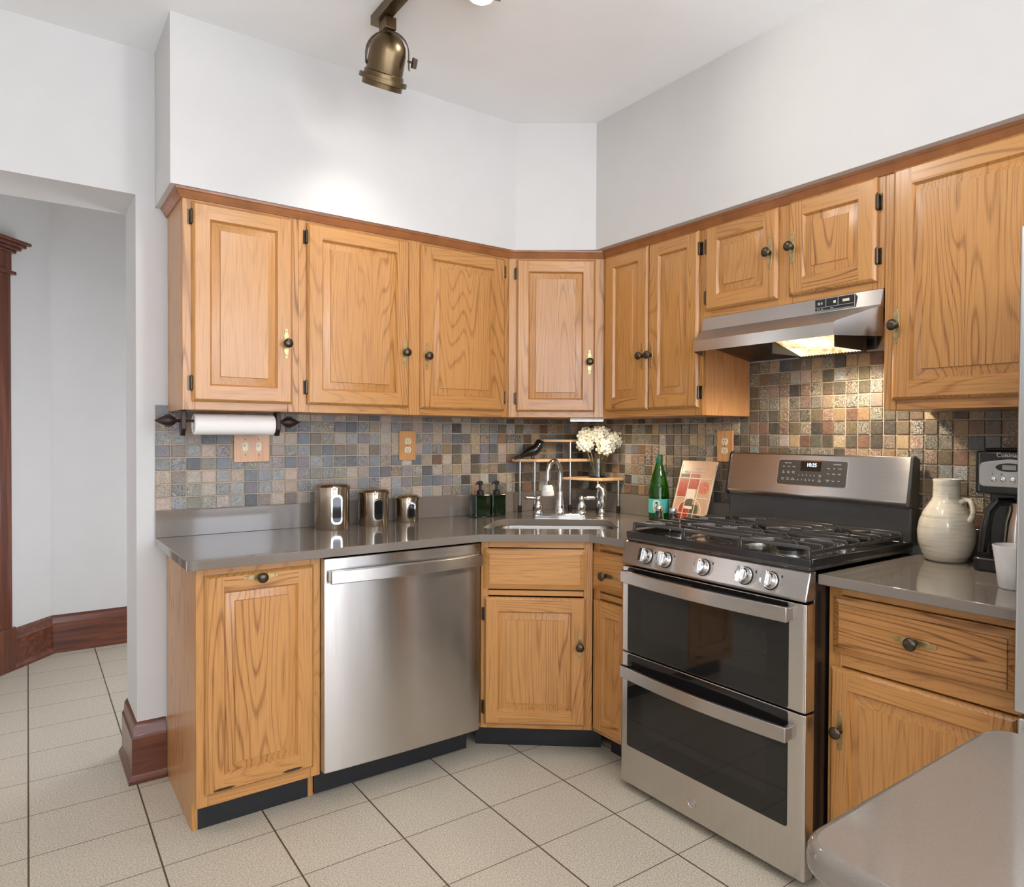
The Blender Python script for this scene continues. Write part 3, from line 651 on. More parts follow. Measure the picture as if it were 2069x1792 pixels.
# switch plate and outlets
c = thing('switch_plate', 'oak double switch plate on the tiles under the paper towels', 'switch', (-1.736, -.0112, 1.252))
G().prism(rrect(-.070, -.060, .070, .060, .003), -.009, 0, 0, 'y').build('plate', MT['ply'], c, bevel=.0025)
for x in (-.026, .026):
    g = G(); g.prism(rpoly([(-.011, -.010), (-.006, -.018), (.006, -.018), (.011, -.010), (.011, .010), (.006, .018), (-.006, .018), (-.011, .010)], [0]*8), -.0105, -.008, 0, 'y'); g.box(-.004, -.020, .0, .004, -.009, .010); g.build('toggle', MT['ivory'], c, (x, 0, .002))
    for z in (.032, -.030):
        g = G(); g.lathe([(.003, -.0085), (.003, -.0100), (.0005, -.0102)], (x, 0, z), 10, 0, 'y'); g.build('screw', MT['knob'], c)
def outlet(loc, rz, label):
    c = thing('wall_outlet', label, 'outlet', loc, rz)
    G().prism(rrect(-.042, -.068, .042, .068, .003), -.009, 0, 0, 'y').build('plate', MT['ply'], c, bevel=.0025)
    for z in (.020, -.020):
        g = G(); g.prism(rrect(-.0165, z-.0145, .0165, z+.0145, .013, 6), -.0115, -.008, 0, 'y'); s = g.build('socket', MT['ivory'], c)
        g = G()
        for x in (-.006, .006): g.box(x-.0011, -.0119, z-.001, x+.0011, -.011, z+.008)
        g.lathe([(.0024, -.0119), (.0024, -.011)], (0, 0, z-.008), 10, 0, 'y'); g.build('slot', MT['inkd'], s)
    g = G(); g.lathe([(.0025, -.0085), (.0025, -.0100), (.0005, -.0102)], (0, 0, 0), 10, 0, 'y'); g.build('screw', MT['knob'], c)
outlet((-1.043, -.0112, 1.256), 0, 'oak outlet plate on the tiles right of the canisters')
outlet((-.0112, -1.025, 1.263), RB, 'oak outlet plate on the tiles left of the range')

# ---------------------------------------------------------------- dishwasher
c = thing('dishwasher', 'stainless steel dishwasher between the left cabinet and the sink', 'dishwasher', (-1.645, -.600, 0))
W = .637
G().box(.004, .045, .10, W-.004, .58, .872).build('tub', MT['blackm'], c)
g = G(); n = 14; rs = []
for i in range(n+1):
    x = W*i/n; bow = -.007*math.sin(PI*i/n)**.6
    rs.append([(x, bow, .118), (x, bow, .8725), (x, .042, .8725), (x, .042, .118)])
g.rings(rs); d = g.build('door', MT['sv'], c, bevel=.003)
g = G(); top = []; a, b, q = .014, W-.006, 12
for i in range(q+1):
    t = i/q; x = a+(b-a)*t; y = -.034-.016*math.sin(PI*t)
    top.append([(x, y, .786), (x, y, .832), (x, y+.016, .832), (x, y+.016, .786)])
g.rings(top); g.box(a+.004, -.022, .790, a+.022, .002, .828); g.box(b-.022, -.022, .790, b-.004, .002, .828); g.build('handle', MT['sh'], d, bevel=.003, smooth=30)
def badge(par, x, z, r, y=0.):
    g = G(); g.lathe([(r, y), (r, y-.0016), (r-.0016, y-.002), (r-.0022, y-.0008), (.0005, y-.0008)], (x, 0, z), 32, 0, 'y'); o = g.build('badge', MT['silver'], par)
    text('monogram', 'GE', r*1.0, MT['schrome'], o, (x, y-.001, z)); return o
badge(d, .335, .245, .0165)
text('mark', 'GE', .008, MT['dgrey'], d, (.30, -.0002, .853))
g = G(); g.box(0, .10, .008, W, .125, .115); g.build('toe_kick', MT['kick'], c)
for x in (.03, W-.03):
    g = G(); g.lathe([(.016, 0), (.016, .008), (.008, .010), (.008, .10)], (x, .15, 0), 12); g.build('leg', MT['blackm'], c)

# ---------------------------------------------------------------- gas range
RW = .757
c = thing('gas_range', 'stainless steel double-oven gas range', 'range', (-.700, -1.0955, 0), RB)
G().box(.004, .048, .02, RW-.004, .68, .905).build('body', MT['black'], c, bevel=.004)
for x in (.05, RW-.05):
    for y in (.07, .62):
        g = G(); g.lathe([(.018, 0), (.018, .006), (.010, .008), (.010, .03)], (x, y, 0), 12); g.build('foot', MT['blackm'], c)
# control panel
g = G(); pr_ = [(-.004, .838), (.000, .834), (.05, .834), (.05, .918), (.026, .918), (.020, .914)]
g.prism(pr_, 0, RW, 0, 'x'); cp = g.build('control_panel', MT['sh'], c, bevel=.004, seg=2, ang=50)
kx = (.1235, .2135, .3785, .5435, .6335)
slope = math.atan2(.024, .076)
for x in kx:
    g = G(); g.lathe([(.026, 0), (.026, -.004), (.023, -.006), (.0225, -.024), (.020, -.028), (.001, -.0285)], (0, 0, 0), 28, 0, 'y'); g.box(-.0075, -.038, -.024, .0075, -.022, .024)
    g.build('burner_knob', MT['schrome'], cp, (x, .0075, .876), (-slope, 0, math.radians(0)), bevel=.0012)
    g = G(); g.lathe([(.0285, .001), (.0285, -.0015), (.026, -.0018)], (0, 0, 0), 28, 0, 'y'); g.build('knob_ring', MT['blackm'], cp, (x, .0075, .876), (-slope, 0, 0))
    g = G(); g.box(-.0015, -.001, -.004, .0015, .001, .004); g.build('mark', MT['inkd'], cp, (x+.036, .0125, .893), (-slope, 0, 0))
# cooktop
g = G(); g.prism(rrect(.002, .022, RW-.002, .63, .008), .918, .934); g.build('cooktop', MT['ctop'], c, bevel=.006, seg=3)
g = G(); z0 = .932
for (x0, y0, x1, y1) in ((.002, .022, RW-.002, .034), (.002, .60, RW-.002, .63), (.002, .034, .014, .60), (RW-.014, .034, RW-.002, .60)): g.box(x0, y0, z0-.001, x1, y1, z0+.021)
g.build('cooktop_rim', MT['black'], c, bevel=.003)
for x, y, r in ((.15, .15, .042), (.15, .45, .036), (.3785, .30, .045), (.607, .15, .046), (.607, .45, .034)):
    g = G(); g.lathe([(r+.014, .934), (r+.012, .940), (r, .942), (r, .954), (r-.004, .955)], (x, y, 0), 28); b = g.build('burner', MT['alu'], c)
    g = G(); g.lathe([(r-.004, .954), (r-.002, .956), (r-.002, .963), (r-.006, .966), (.001, .967)], (x, y, 0), 28); g.build('burner_cap', MT['black'], b)
def grate(x0, x1, y0, y1, burners):
    g = G(); zt = .988; h = .011; w_ = .010
    def bar(p, q, wd=w_, zz=zt):
        p = Vector(p); q = Vector(q); d = (q-p).normalized(); n = Vector((-d.y, d.x))*wd/2; n2 = n*.7
        g.rings([[(e_.x+n.x, e_.y+n.y, zz-h), (e_.x-n.x, e_.y-n.y, zz-h), (e_.x-n2.x, e_.y-n2.y, zz), (e_.x+n2.x, e_.y+n2.y, zz)] for e_ in (p, q)])
    for a, b in (((x0, y0), (x1, y0)), ((x0, y1), (x1, y1))): bar(a, b)
    N = 8
    for i in range(N+1):
        y = y0+(y1-y0)*i/N
        if i in (0, N): continue
        spans = [(x0, x1)]
        for bx, by in burners:
            if abs(y-by) < .03: spans = [(x0, bx-.035), (bx+.035, x1)]
        for a, b in spans: bar((a, y), (b, y), .009)
    for x in (x0, x1): bar((x, y0), (x, y1), .009, zt-.014)
    for bx, by in burners:
        for sx in (-1, 1):
            for sy in (-1, 1): bar((bx+sx*.018, by+sy*.018), (bx+sx*.085, by+sy*.095), .009, zt+.001)
    for i in range(N+1):
        y = y0+(y1-y0)*i/N
        for x in (x0, x1): g.box(x-.005, y-.005, .934 if i in (0, N) else zt-.02, x+.005, y+.005, zt-.004)
    g.build('burner_grate', MT['iron'], c, bevel=.0015, seg=1)
grate(.022, .258, .045, .585, [(.15, .15), (.15, .45)]); grate(.264, .493, .045, .585, [(.3785, .30)]); grate(.499, .735, .045, .585, [(.607, .15), (.607, .45)])
# oven doors
def oven_door(z0, z1, gz0, gz1, hz, nm):
    g = G(); g.prism(rrect(0, 0, RW, .046, [.012, .012, .0, .0], 4), z0, z1); d = g.build('oven_door', MT['sv'], c, bevel=.002, ang=50)
    g = G(); g.prism(rrect(.036, gz0, .702, gz1, .010), -.0015, .004, 0, 'y'); gl = g.build('door_glass', MT['bglass'], d, bevel=.0008, seg=1)
    a, b = (gz0+.07, gz1-.10); g = G(); o1 = rrect(.11, a, .63, b, .02); g.prism(o1, -.0017, .0, 0, 'y'); g.build('window', MT['bglass2'], gl)
    g = G(); q = 14; rs = []; xa, xb = .030, .715
    for i in range(q+1):
        t = i/q; x = xa+(xb-xa)*t; y = -.034-.022*math.sin(PI*t)
        rs.append([(x, y, hz-.022), (x, y, hz+.022), (x, y+.015, hz+.022), (x, y+.015, hz-.022)])
    g.rings(rs)
    for x in (xa, xb-.018): g.box(x, -.024, hz-.019, x+.018, .002, hz+.019)
    g.build('handle', MT['sh'], d, bevel=.0025, smooth=30); return d
d = oven_door(.515, .827, .517, .825, .795, 'upper')
g = G()
for x0, x1 in ((.10, .125), (.19, .34), (.40, .55), (.60, .625)): g.box(x0, -.0022, .806, x1, .0, .812)
g.build('vent', MT['blackm'], d)
d = oven_door(.030, .509, .168, .507, .448, 'lower')
badge(d, .345, .085, .0165)
# backguard
G().box(.004, .618, .945, RW-.004, .676, 1.09).build('rear_panel', MT['dgrey'], c, bevel=.006)
th = math.atan2(.030, .160)
g = G(); g.prism([(0, 0), (.012, -.010), (.065, -.010), (.045, .158), (.008, .163), (0, .155)], 0, RW, 0, 'x')
bg = g.build('backguard', MT['sh'], c, (0, .597, 1.082), (-th, 0, 0), bevel=.006, seg=3, ang=50)
for x in (0, RW-.012):
    g = G(); g.prism([(-.002, -.012), (.068, -.012), (.047, .160), (.006, .166), (-.002, .156)], x-.0005, x+.0125, 0, 'x'); g.build('end_cap', MT['black'] if x == 0 else MT['dgrey'], bg, bevel=.004)
g = G(); g.prism(rrect(.243, .040, .527, .136, .010), -.0022, 0, 0, 'y'); pn = g.build('display_panel', MT['dgrey'], bg, bevel=.0006, seg=1)
g = G(); g.prism(rrect(.240, .037, .530, .139, .012), -.0012, 0, 0, 'y'); g.build('panel_trim', MT['schrome'], bg)
g = G(); g.box(.340, -.0026, .095, .425, -.002, .132); g.build('clock_window', MT['bglass'], pn)
text('clock_digits', '10:25', .019, MT['clock'], pn, (.386, -.0032, .118))
IK = MT['ink']
def lab(s, x, z, sz=.0052): text('key_label', s, sz, IK, pn, (x, -.0028, z), depth=.0001)
lab('Select Oven', .285, .124, .006); lab('Timer/Clock', .488, .124, .006)
for r_, row in enumerate((('Bake', 'Broil', 'Warm'), ('Self\nClean', 'Steam\nClean', 'Delay\nTime'), ('Cook\nTime', 'Oven\nLight', 'Lock\nControls'))):
    for q_, s in enumerate(row): lab(s, .268+.022*q_, (.110, .088, .062)[r_])
for q_, s in enumerate('12345'): lab(s, .336+.016*q_, .078, .0085)
for q_, s in enumerate('67890'): lab(s, .334+.016*q_, .060, .0085)
lab('Clear\nOff', .424, .078); lab('Set\nClock', .424, .060)
for r_, row in enumerate((('Start', 'Set', 'Proof'), ('Pizza', 'Roast', 'Conv.'), ('Cancel\nOff', 'Light', 'Off'))):
    for q_, s in enumerate(row): lab(s, .456+.022*q_, (.108, .088, .062)[r_])

# ---------------------------------------------------------------- range hood
c = thing('range_hood', 'stainless steel under-cabinet range hood with a lit lens', 'range hood', (0, 0, 0))
def ring(xf, ya, yb, z): return [(-.0145, -1.147, z), (-.0145, -1.867 if z > 1.7 else -1.69, z), (-.318 if xf > -.32 else -.318, -1.867, z), (xf, yb, z), (xf, ya, z), (-.318, -1.147, z)]
g = G(); g.rings([ring(-.3185, -1.149, -1.865, 1.771), ring(-.326, -1.152, -1.862, 1.722), ring(-.336, -1.156, -1.858, 1.714), ring(-.455, -1.222, -1.790, 1.668), ring(-.462, -1.226, -1.786, 1.662), [(-.0145, -1.147, 1.622), (-.0145, -1.69, 1.622)]+ring(-.462, -1.226, -1.786, 1.622)[2:]], 0, True, True, False)
body = g.build('canopy', MT['sh'], c, smooth=25)
g = G(); g.add([(-.016, -1.15, 1.668), (-.016, -1.685, 1.668), (-.316, -1.852, 1.668), (-.452, -1.780, 1.668), (-.452, -1.232, 1.668), (-.316, -1.156, 1.668)], [tuple(range(6))]); g.add([(-.016, -1.15, 1.620), (-.016, -1.40, 1.620), (-.30, -1.40, 1.66), (-.30, -1.165, 1.66)], [(0, 1, 2, 3)]); g.build('underside', MT['dgrey'], c)
g = G(); g.add([(-.04, -1.19, 1.6215), (-.04, -1.37, 1.6215), (-.27, -1.37, 1.654), (-.27, -1.19, 1.654)], [(0, 1, 2, 3)]); g.build('grease_filter', MT['mesh'], c)
g = G(); n = 20
def lz(x): return 1.618+(-.055-x)/.175*.046
for i in range(n):
    y = -1.41-.245*i/n; y1 = y-.245/n; ym = (y+y1)/2
    g.add([(-.23, y, lz(-.23)), (-.23, ym, lz(-.23)-.003), (-.055, ym, lz(-.055)-.003), (-.055, y, lz(-.055)), (-.23, y1, lz(-.23)), (-.055, y1, lz(-.055))], [(0, 1, 2, 3), (1, 4, 5, 2)])
g.build('light_lens', MT['lithood'], c, smooth=5)
g = G(); g.box(-.235, -1.665, 1.617, -.050, -1.655, 1.667); g.box(-.235, -1.41, 1.617, -.050, -1.40, 1.667); g.box(-.050, -1.665, 1.612, -.040, -1.40, 1.667); g.build('lens_frame', MT['dgrey'], c)
hp_ = G(); hp_.box(-.328, -1.778, 1.728, -.320, -1.640, 1.768); cp_ = hp_.build('switch_panel', MT['black'], c, bevel=.001)
g = G()
for (y0, y1, z0, z1) in ((-1.778, -1.640, 1.7665, 1.768), (-1.778, -1.640, 1.728, 1.7295), (-1.778, -1.640, 1.7385, 1.740), (-1.7795, -1.778, 1.728, 1.768), (-1.640, -1.6385, 1.728, 1.768), (-1.680, -1.678, 1.740, 1.7665), (-1.723, -1.721, 1.740, 1.7665)): g.box(-.3290, y0, z0, -.327, y1, z1)
g.build('panel_trim', MT['silver'], cp_)
for y0, y1, mm in ((-1.659, -1.650, 'silver'), (-1.666, -1.663, 'ink'), (-1.714, -1.706, 'ink'), (-1.761, -1.738, 'ivory')):
    g = G(); g.box(-.3305, y0, 1.748, -.327, y1, 1.757); g.build('switch', MT[mm], cp_, bevel=.001, seg=1)
for y, s in ((-1.652, 'OFF'), (-1.665, 'HI'), (-1.700, 'FAN')):
    text('label', s, .0055, MT['ink'], cp_, (-.3284, y, 1.7335), (PI/2, 0, RB), depth=.0002)
ld = bpy.data.lights.new('hood_bulb', 'SPOT'); ld.spot_size = math.radians(165); ld.spot_blend = .4; ld.shadow_soft_size = .03; ld.energy = HOOD_W; ld.color = (1, .87, .68)
lo = bpy.data.objects.new('hood_bulb', ld); COL.objects.link(lo); lo.location = (-.24, -1.69, 1.595); lo.parent = c
# under-cabinet light
c = thing('under_cabinet_light', 'slim lit lamp under the corner wall cabinet', 'lamp', (-.385, -.40, UZ0-.0125), math.radians(-36))
G().box(.0, -.06, 0, .16, -.02, .012).build('housing', MT['whitep'], c, bevel=.003)
G().box(.004, -.056, -.003, .156, -.024, .001).build('lens', MT['litunder'], c)
ld = bpy.data.lights.new('tube', 'AREA'); ld.shape = 'RECTANGLE'; ld.size = .14; ld.size_y = .025; ld.energy = UNDER_W; ld.color = (1, .84, .6)
lo = bpy.data.objects.new('tube', ld); COL.objects.link(lo); lo.parent = c; lo.location = (.08, -.04, -.005)

# ---------------------------------------------------------------- things by the range
c = thing('water_bottle', 'green glass bottle with a teal label beside the cookbook', 'bottle', (-.098, -.712, ZC))
g = G(); pf = [(.001, 0), (.040, 0), (.046, .006), (.047, .05), (.047, .135), (.043, .165), (.034, .205), (.022, .245), (.0155, .27), (.0145, .285), (.0125, .285), (.0135, .268), (.020, .243), (.032, .203), (.041, .163), (.0445, .13), (.0445, .008), (.001, .006)]
g.lathe(pf, (0, 0, 0), 32, cap=False); b = g.build('bottle_body', MT['ggreen'], c)
g = G(); g.lathe([(.0158, .268), (.0165, .280), (.016, .305), (.014, .308), (.001, .308)], (0, 0, 0), 24); g.build('cap', MT['cap'], c)
g = G(); g.lathe([(.0474, .040), (.0474, .105)], (0, 0, 0), 40, cap=False)
lb = g.build('label_band', MT['label'], c)
def wraplab(nm, a0, w_, z0, z1, rad, m, r=.0479):
    g = G(); o_ = rrect(-w_, z0, w_, z1, rad, 6); g.add([(r*math.cos(a0+q[0]/r), r*math.sin(a0+q[0]/r), q[1]) for q in o_], [tuple(range(len(o_)))]); return g.build(nm, m, lb)
fa = math.atan2(-2.268, -2.394)
wraplab('label_badge', fa-.25, .017, .046, .100, .016, MT['label2']); wraplab('label_mark', fa-.25, .0045, .083, .092, .002, MT['inkd'], .0482); wraplab('label_line', fa-.25, .012, .064, .068, .001, MT['inkd'], .0482); wraplab('label_line', fa-.25, .012, .056, .061, .001, MT['inkd'], .0482)
# cookbook
c = thing('cookbook', 'cookbook with a spice-photo cover leaning on the tiles', 'book', (-.142, -.812, ZC), RB)
lean = math.radians(19); BW, BH = .190, .300
bk = bpy.data.objects.new('tilt', None)
bpy.data.objects.remove(bk)
ROT = (-lean, 0, 0)
g = G(); g.box(0, .003, 0, BW, .011, BH); pg = g.build('pages', MT['page'], c, (0, 0, 0), ROT)
g = G(); g.box(-.002, 0, -.001, BW+.002, .003, BH+.001); g.box(-.002, .011, -.001, BW+.002, .014, BH+.001); g.box(-.002, .003, -.001, 0, .011, BH+.001); cv = g.build('cover', MT['cover'], c, (0, 0, 0), ROT, bevel=.001, seg=1)
def art(x0, z0, x1, z1, m, r=.004, d=.0006, nm='picture'): g = G(); g.prism(rrect(x0, z0, x1, z1, r), -d, .0005, 0, 'y'); g.build(nm, MT[m], cv)
art(.010, .130, .060, .215, 'red'); art(.066, .170, .120, .215, 'red'); art(.126, .150, .180, .205, 'pink', .022); art(.010, .222, .060, .238, 'herb'); art(.066, .222, .120, .238, 'red')
art(.064, .118, .112, .168, 'cream', .008); art(.068, .088, .108, .124, 'herb', .006, .0009); art(.068, .078, .112, .090, 'cream', .002, .0012)
g = G(); g.lathe([(.068, -.0004), (.068, -.0010), (.065, -.0012), (.065, -.0004)], (.098, 0, .060), 40, 0, 'y', False); g.build('picture', MT['cream'], cv)
art(.040, .018, .096, .105, 'red', .02, .0005); art(.100, .012, .146, .100, 'herb', .02, .0005); art(.018, .005, .06, .055, 'red', .01, .0005)
for x in (.004, .062, .122): art(x, .0, x+.003, .282 if x != .122 else .215, 'cream', .001, .0014, 'grid_line')
for z in (.055, .128, .217): art(.004, z, .186, z+.003, 'cream', .001, .0014, 'grid_line')
text('title', 'BEST', .018, MT['ink'], cv, (.100, -.0012, .262)); text('title', 'MEDITERRANEAN', .0145, MT['ink'], cv, (.082, -.0012, .246))
def shaker(loc, label, m, h):
    c = thing('shaker', label, 'shaker', loc)
    g = G(); g.lathe([(.018, 0), (.021, .003), (.021, h*.45), (.016, h*.7), (.015, h*.75)], (0, 0, 0), 20); g.build('jar', MT[m], c)
    g = G(); g.lathe([(.0165, h*.72), (.0175, h*.75), (.0175, h*.92), (.014, h), (.001, h)], (0, 0, 0), 20); g.build('lid', MT['schrome'], c)
shaker((-.178, -.790, ZC), 'small glass shaker with a metal lid in front of the green bottle', 'clear', .082)
shaker((-.190, -.885, ZC), 'small dark shaker with a metal lid in front of the cookbook', 'bglass2', .080)
# jug
c = thing('ceramic_jug', 'cream stoneware jug with a small loop handle', 'jug', (-.1035, -1.968, ZC))
g = G(); pf = [(.001, 0), (.052, 0), (.060, .004), (.072, .030), (.081, .062), (.0825, .095), (.078, .125), (.066, .158), (.052, .180), (.043, .194), (.0395, .205), (.039, .230), (.0385, .250), (.040, .259), (.0385, .262), (.035, .260), (.034, .205), (.040, .185), (.06, .15), (.07, .1), (.06, .03), (.001, .02)]
g.lathe(pf, (0, 0, 0), 48, cap=False); g.build('jug_body', MT['jug'], c, smooth=60)
ha = math.radians(-100); hx, hy = math.cos(ha), math.sin(ha)
g = G(); g.tube([(hx*r_, hy*r_, z) for r_, z in ((.046, .190), (.060, .200), (.074, .198), (.083, .184), (.086, .165), (.082, .147), (.074, .134))], [.009, .008, .0078, .0078, .0078, .008, .010], 12); g.build('handle', MT['jug'], c, smooth=60)
# coffee maker
c = thing('coffee_maker', 'black drip coffee maker with a silver control panel', 'coffee maker', (-.208, -2.084, ZC), RB)
CW = .195
g = G(); g.prism(rrect(0, 0, CW, .185, .02), 0, .040); g.build('base', MT['black'], c, bevel=.006, seg=3)
G().box(.004, .11, .04, CW-.004, .182, .25).build('tower', MT['black'], c, bevel=.008)
g = G(); g.prism(rrect(.002, .002, CW-.002, .184, .018), .228, .356); hd = g.build('head', MT['black'], c, bevel=.008, seg=3)
G().box(.02, .03, .356, CW-.02, .17, .364).build('lid', MT['blackm'], c, bevel=.003)
g = G(); g.prism(rpoly([(.018, .252), (.177, .252), (.177, .322), (.0975, .334), (.018, .322)], [.014, .014, .018, .10, .018], 5), -.003, .004, 0, 'y'); cp_ = g.build('control_panel', MT['silver'], hd, bevel=.0015)
g = G(); g.prism([(.0975+.036*math.cos(2*PI*i/24), .309+.0125*math.sin(2*PI*i/24)) for i in range(24)], -.0042, -.002, 0, 'y'); g.build('display_bezel', MT['black'], hd)
G().box(.079, -.0047, .302, .114, -.003, .316).build('display', MT['lcd'], hd)
for i in range(4):
    g = G(); g.lathe([(.0068, -.002), (.0068, -.008), (.005, -.0092), (.001, -.0092)], (.058+.0245*i, 0, .274), 14, 0, 'y'); g.build('button', MT['schrome'], hd)
for x in (.054, .077, .143):
    g = G(); g.lathe([(.0018, -.002), (.0018, -.0036)], (x, 0, .289), 8, 0, 'y'); g.build('indicator', MT['inkd'], hd)
g = G(); g.lathe([(.014, -.002), (.0135, -.012), (.011, -.016), (.001, -.016)], (.166, 0, .277), 18, 0, 'y'); g.build('dial', MT['schrome'], hd)
text('brand_mark', 'Cuisinart', .0175, MT['ink'], hd, (.094, .0015, .344))
g = G(); cy_ = .062; g.lathe([(.05, .042), (.055, .046), (.058, .09), (.053, .15), (.044, .185), (.044, .205), (.03, .214), (.001, .216)], (.120, cy_, 0), 36); cf = g.build('carafe', MT['sv'], c)
g = G(); g.tube([(.055, cy_-.030, .205), (.038, cy_-.040, .180), (.028, cy_-.040, .12), (.020, cy_-.040, .055)], [.012, .014, .013, .011], 12); g.tube([(.055, cy_-.03, .205), (.09, cy_-.01, .208)], [.012, .012], 12); g.build('handle', MT['black'], cf)
# mugs
def mug(loc, label, ra):
    c = thing('mug', label, 'mug', loc, 0, 'white mugs by the refrigerator')
    g = G(); g.lathe([(.001, 0), (.033, 0), (.036, .003), (.043, .060), (.0505, .112), (.049, .113), (.047, .111), (.040, .06), (.033, .008), (.001, .006)], (0, 0, 0), 40, cap=False); g.build('cup', MT['white'], c, smooth=60)
    hx, hy = math.cos(ra), math.sin(ra)
    g = G(); g.tube([(hx*r_, hy*r_, z) for r_, z in ((.043, .088), (.058, .092), (.070, .082), (.072, .066), (.062, .046), (.044, .026), (.037, .022))], [.006, .0055, .005, .005, .005, .0055, .006], 10); g.build('handle', MT['white'], c, smooth=60)
mug((-.400, -2.262, ZC), 'white mug in front, nearest the counter edge', math.radians(-120))
mug((-.270, -2.315, ZC), 'white mug behind, mostly hidden by the refrigerator', math.radians(-100))

# ---------------------------------------------------------------- refrigerator
c = thing('refrigerator', 'stainless steel refrigerator cut off by the right edge of the photo', 'refrigerator', (-.75, -2.3835, 0), RB)
G().box(.004, .065, .02, .90, .735, 1.74).build('body', MT['dgrey'], c, bevel=.004)
for x0, x1 in ((0, .451), (.454, .905)):
    g = G(); g.prism(rrect(x0, 0, x1, .06, [.006, .006, 0, 0], 4), .708, 1.763); d = g.build('door', MT['sfr'], c, bevel=.003)
    xx = .42 if x0 == 0 else .485; g = G(); g.tube([(xx, 0, .80), (xx, -.05, .82), (xx, -.05, 1.55), (xx, 0, 1.57)], .011, 12); g.build('handle', MT['sfr'], d)
g = G(); g.prism(rrect(.005, 0, .90, .06, [.012, .012, 0, 0], 4), .045, .697); d = g.build('freezer_drawer', MT['sfr'], c, bevel=.004)
g = G(); g.tube([(.08, 0, .64), (.10, -.05, .64), (.80, -.05, .64), (.82, 0, .64)], .011, 12); g.build('handle', MT['sfr'], d)
g = G(); g.box(.02, .08, 0, .88, .70, .02); g.build('base', MT['blackm'], c)

# ---------------------------------------------------------------- island
c = thing('kitchen_island', 'island with a rounded grey quartz top in the right foreground', 'island', (-1.65, -3.25, 0))
g = G(); g.prism(rrect(-.236, -.66, .236, .666, [.045]*4, 8), .879, .911); g.build('countertop', MT['quartz'], c, bevel=.010, seg=4)
G().box(-.205, -.63, .10, .205, .635, .879).build('cabinet_body', MT['ov'], c, bevel=.002)
G().box(-.15, -.57, 0, .15, .575, .10).build('toe_kick', MT['kick'], c)

# ---------------------------------------------------------------- track and ceiling lights
LX, LY = -1.505, -.78
c = thing('light_track', 'bronze track-light rail across the ceiling', 'light track', (LX, -1.6, CZ))
G().box(-.022, -1.25, -.034, .022, .885, -.001).build('rail', MT['bronze'], c, bevel=.003)
def spot(loc, aim, label, watts):
    c = thing('track_spotlight', label, 'spotlight', loc, 0, 'bronze track spotlights')
    g = G(); g.box(-.020, -.028, -.075, .020, .028, -.034); g.build('adapter', MT['bronze'], c, bevel=.003)
    g = G(); q = []
    R_ = .073
    for k in range(13): t = PI*k/12; q.append((R_*math.cos(t)*1.0, 0, -.145+.072*math.sin(t)))
    q = [(R_, 0, -.20)]+q+[(-R_, 0, -.18)]
    for i in range(len(q)-1):
        a, b = Vector(q[i]), Vector(q[i+1]); g.rings([[(a.x, -.010, a.z), (a.x, .010, a.z), (a.x*.965, .010, a.z-.002), (a.x*.965, -.010, a.z-.002)], [(b.x, -.010, b.z), (b.x, .010, b.z), (b.x*.965, .010, b.z-.002), (b.x*.965, -.010, b.z-.002)]])
    g.build('yoke', MT['bronze'], c, rot=(0, 0, math.radians(-36)))
    d = Vector(aim)-(Vector(loc)+Vector((0, 0, -.16))); rot = d.to_track_quat('-Z', 'Y').to_euler()
    g = G(); g.lathe([(.001, .068), (.020, .065), (.040, .053), (.055, .032), (.0605, .008), (.0615, -.055), (.066, -.058), (.067, -.070), (.080, -.071), (.081, -.086), (.068, -.088), (.068, -.104), (.062, -.104), (.060, -.080), (.001, -.070)], (0, 0, 0), 40); hd = g.build('lamp_head', MT['bronze'], c, (0, 0, -.150), rot, smooth=40)
    g = G(); g.lathe([(.058, -.086), (.058, -.082), (.001, -.080)], (0, 0, 0), 24); g.build('lamp_glass', MT['lit'], hd)
    g = G(); g.tube([(.056, -.042, .0), (.070, -.052, 0)], .004, 8); g.box(.068, -.062, -.016, .084, -.048, .016); g.build('thumb_screw', MT['knob'], hd, bevel=.002)
    ld = bpy.data.lights.new('bulb', 'SPOT'); ld.energy = SPOT_W*watts; ld.spot_size = math.radians(88); ld.spot_blend = .95; ld.shadow_soft_size = .05; ld.color = (1, .955, .89)
    lo = bpy.data.objects.new('bulb', ld); COL.objects.link(lo); lo.parent = hd; lo.location = (0, 0, -.112)
    return c
spot((LX+.012, LY, CZ), (LX+.012+.02, LY+.50, CZ-.15-.88), 'bronze track spotlight hanging in view at the top', .7)
spot((LX, -1.95, CZ), (-.62, -2.1, .75), 'bronze track spotlight further along the rail, out of frame', 2.2)
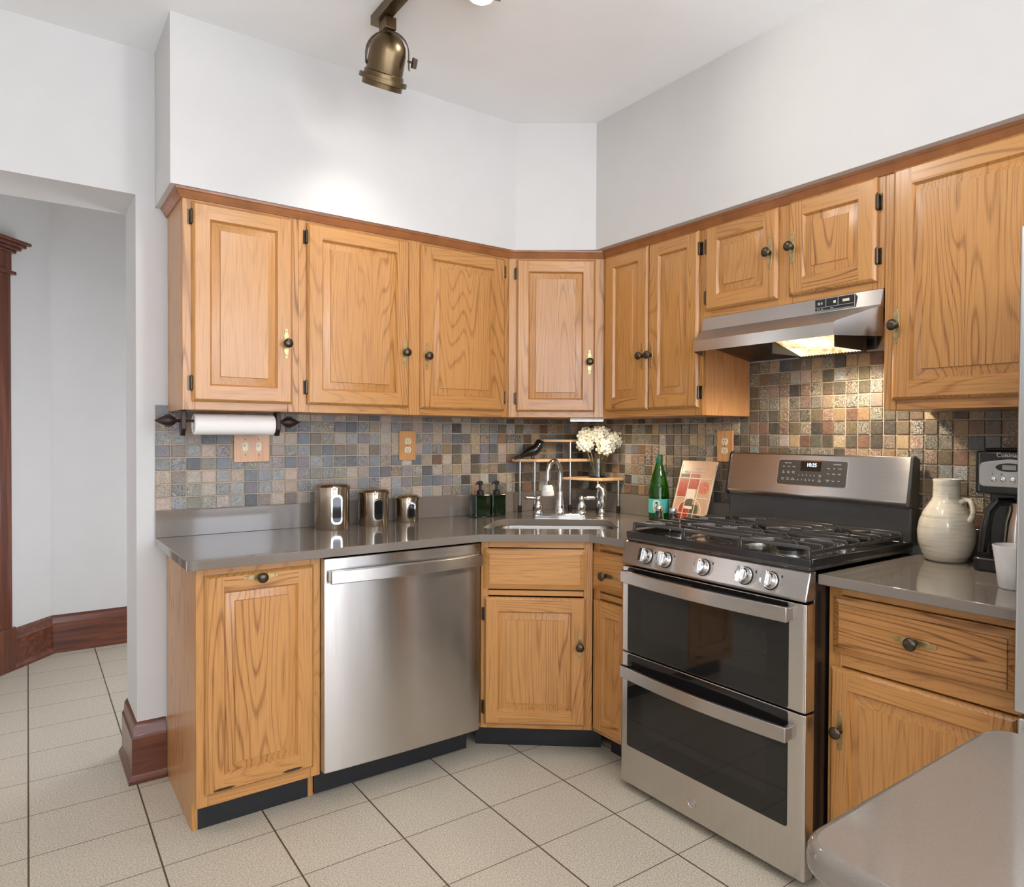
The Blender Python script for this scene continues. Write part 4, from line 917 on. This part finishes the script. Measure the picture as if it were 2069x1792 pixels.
spot((LX, -1.35, CZ), (-.37, -2.0, 2.42), 'added bronze track spotlight second along the rail, out of frame', 1.5)  # unseen head, added to brighten the soffit along the range wall
spot((LX, -2.35, CZ), (-1.45, -.33, 2.3), 'last bronze track spotlight on the rail, out of frame', 1.9)
def dome(x, y, r, label, W):
    c = thing('ceiling_light', label, 'ceiling light', (x, y, CZ))
    g = G(); g.lathe([(r, -.001), (r, -.020), (r-.004, -.024), (r*.6, -.024)], (0, 0, 0), 36, cap=False); g.build('rim', MT['whitep'], c)
    g = G(); g.lathe([(r*.8, -.0235), (r*.6, -.030), (r*.3, -.033), (.001, -.034)], (0, 0, 0), 36); g.build('diffuser', MT['lit'], c)
    ld = bpy.data.lights.new('bulb', 'AREA'); ld.shape = 'DISK'; ld.size = r*1.7; ld.energy = W; ld.color = (1, .97, .93)
    lo = bpy.data.objects.new('bulb', ld); COL.objects.link(lo); lo.parent = c; lo.location = (0, 0, -.05)
dome(-1.295, -1.055, .048, 'small round white ceiling light at the top edge of the photo', 3)
def globe(x, y, z, label):
    c = thing('added_fill_lamp', label, 'lamp', (x, y, CZ), 0, 'added fill globes behind the viewpoint')  # unseen lamp, added to lift the light on ceiling and room
    g = G(); g.lathe([(.06, -.001), (.06, -.02), (.01, -.03)], (0, 0, 0), 24); g.build('canopy', MT['bronze'], c)
    g = G(); g.tube([(0, 0, -.02), (0, 0, z-CZ+.10)], .006, 8); g.build('stem', MT['bronze'], c)
    g = G(); g.ball((0, 0, z-CZ), .11, 0, 24); b = g.build('globe', MT['globe'], c)
    ld = bpy.data.lights.new('bulb', 'POINT'); ld.energy = GLOBE_W; ld.shadow_soft_size = .13; ld.color = (.97, .98, 1)
    lo = bpy.data.objects.new('bulb', ld); COL.objects.link(lo); lo.parent = c; lo.location = (0, 0, z-CZ)
globe(-3.1, -3.7, 2.25, 'added white fill globe at the left, unseen behind the viewpoint'); globe(-1.0, -4.3, 2.25, 'added white fill globe at the right, unseen behind the viewpoint')
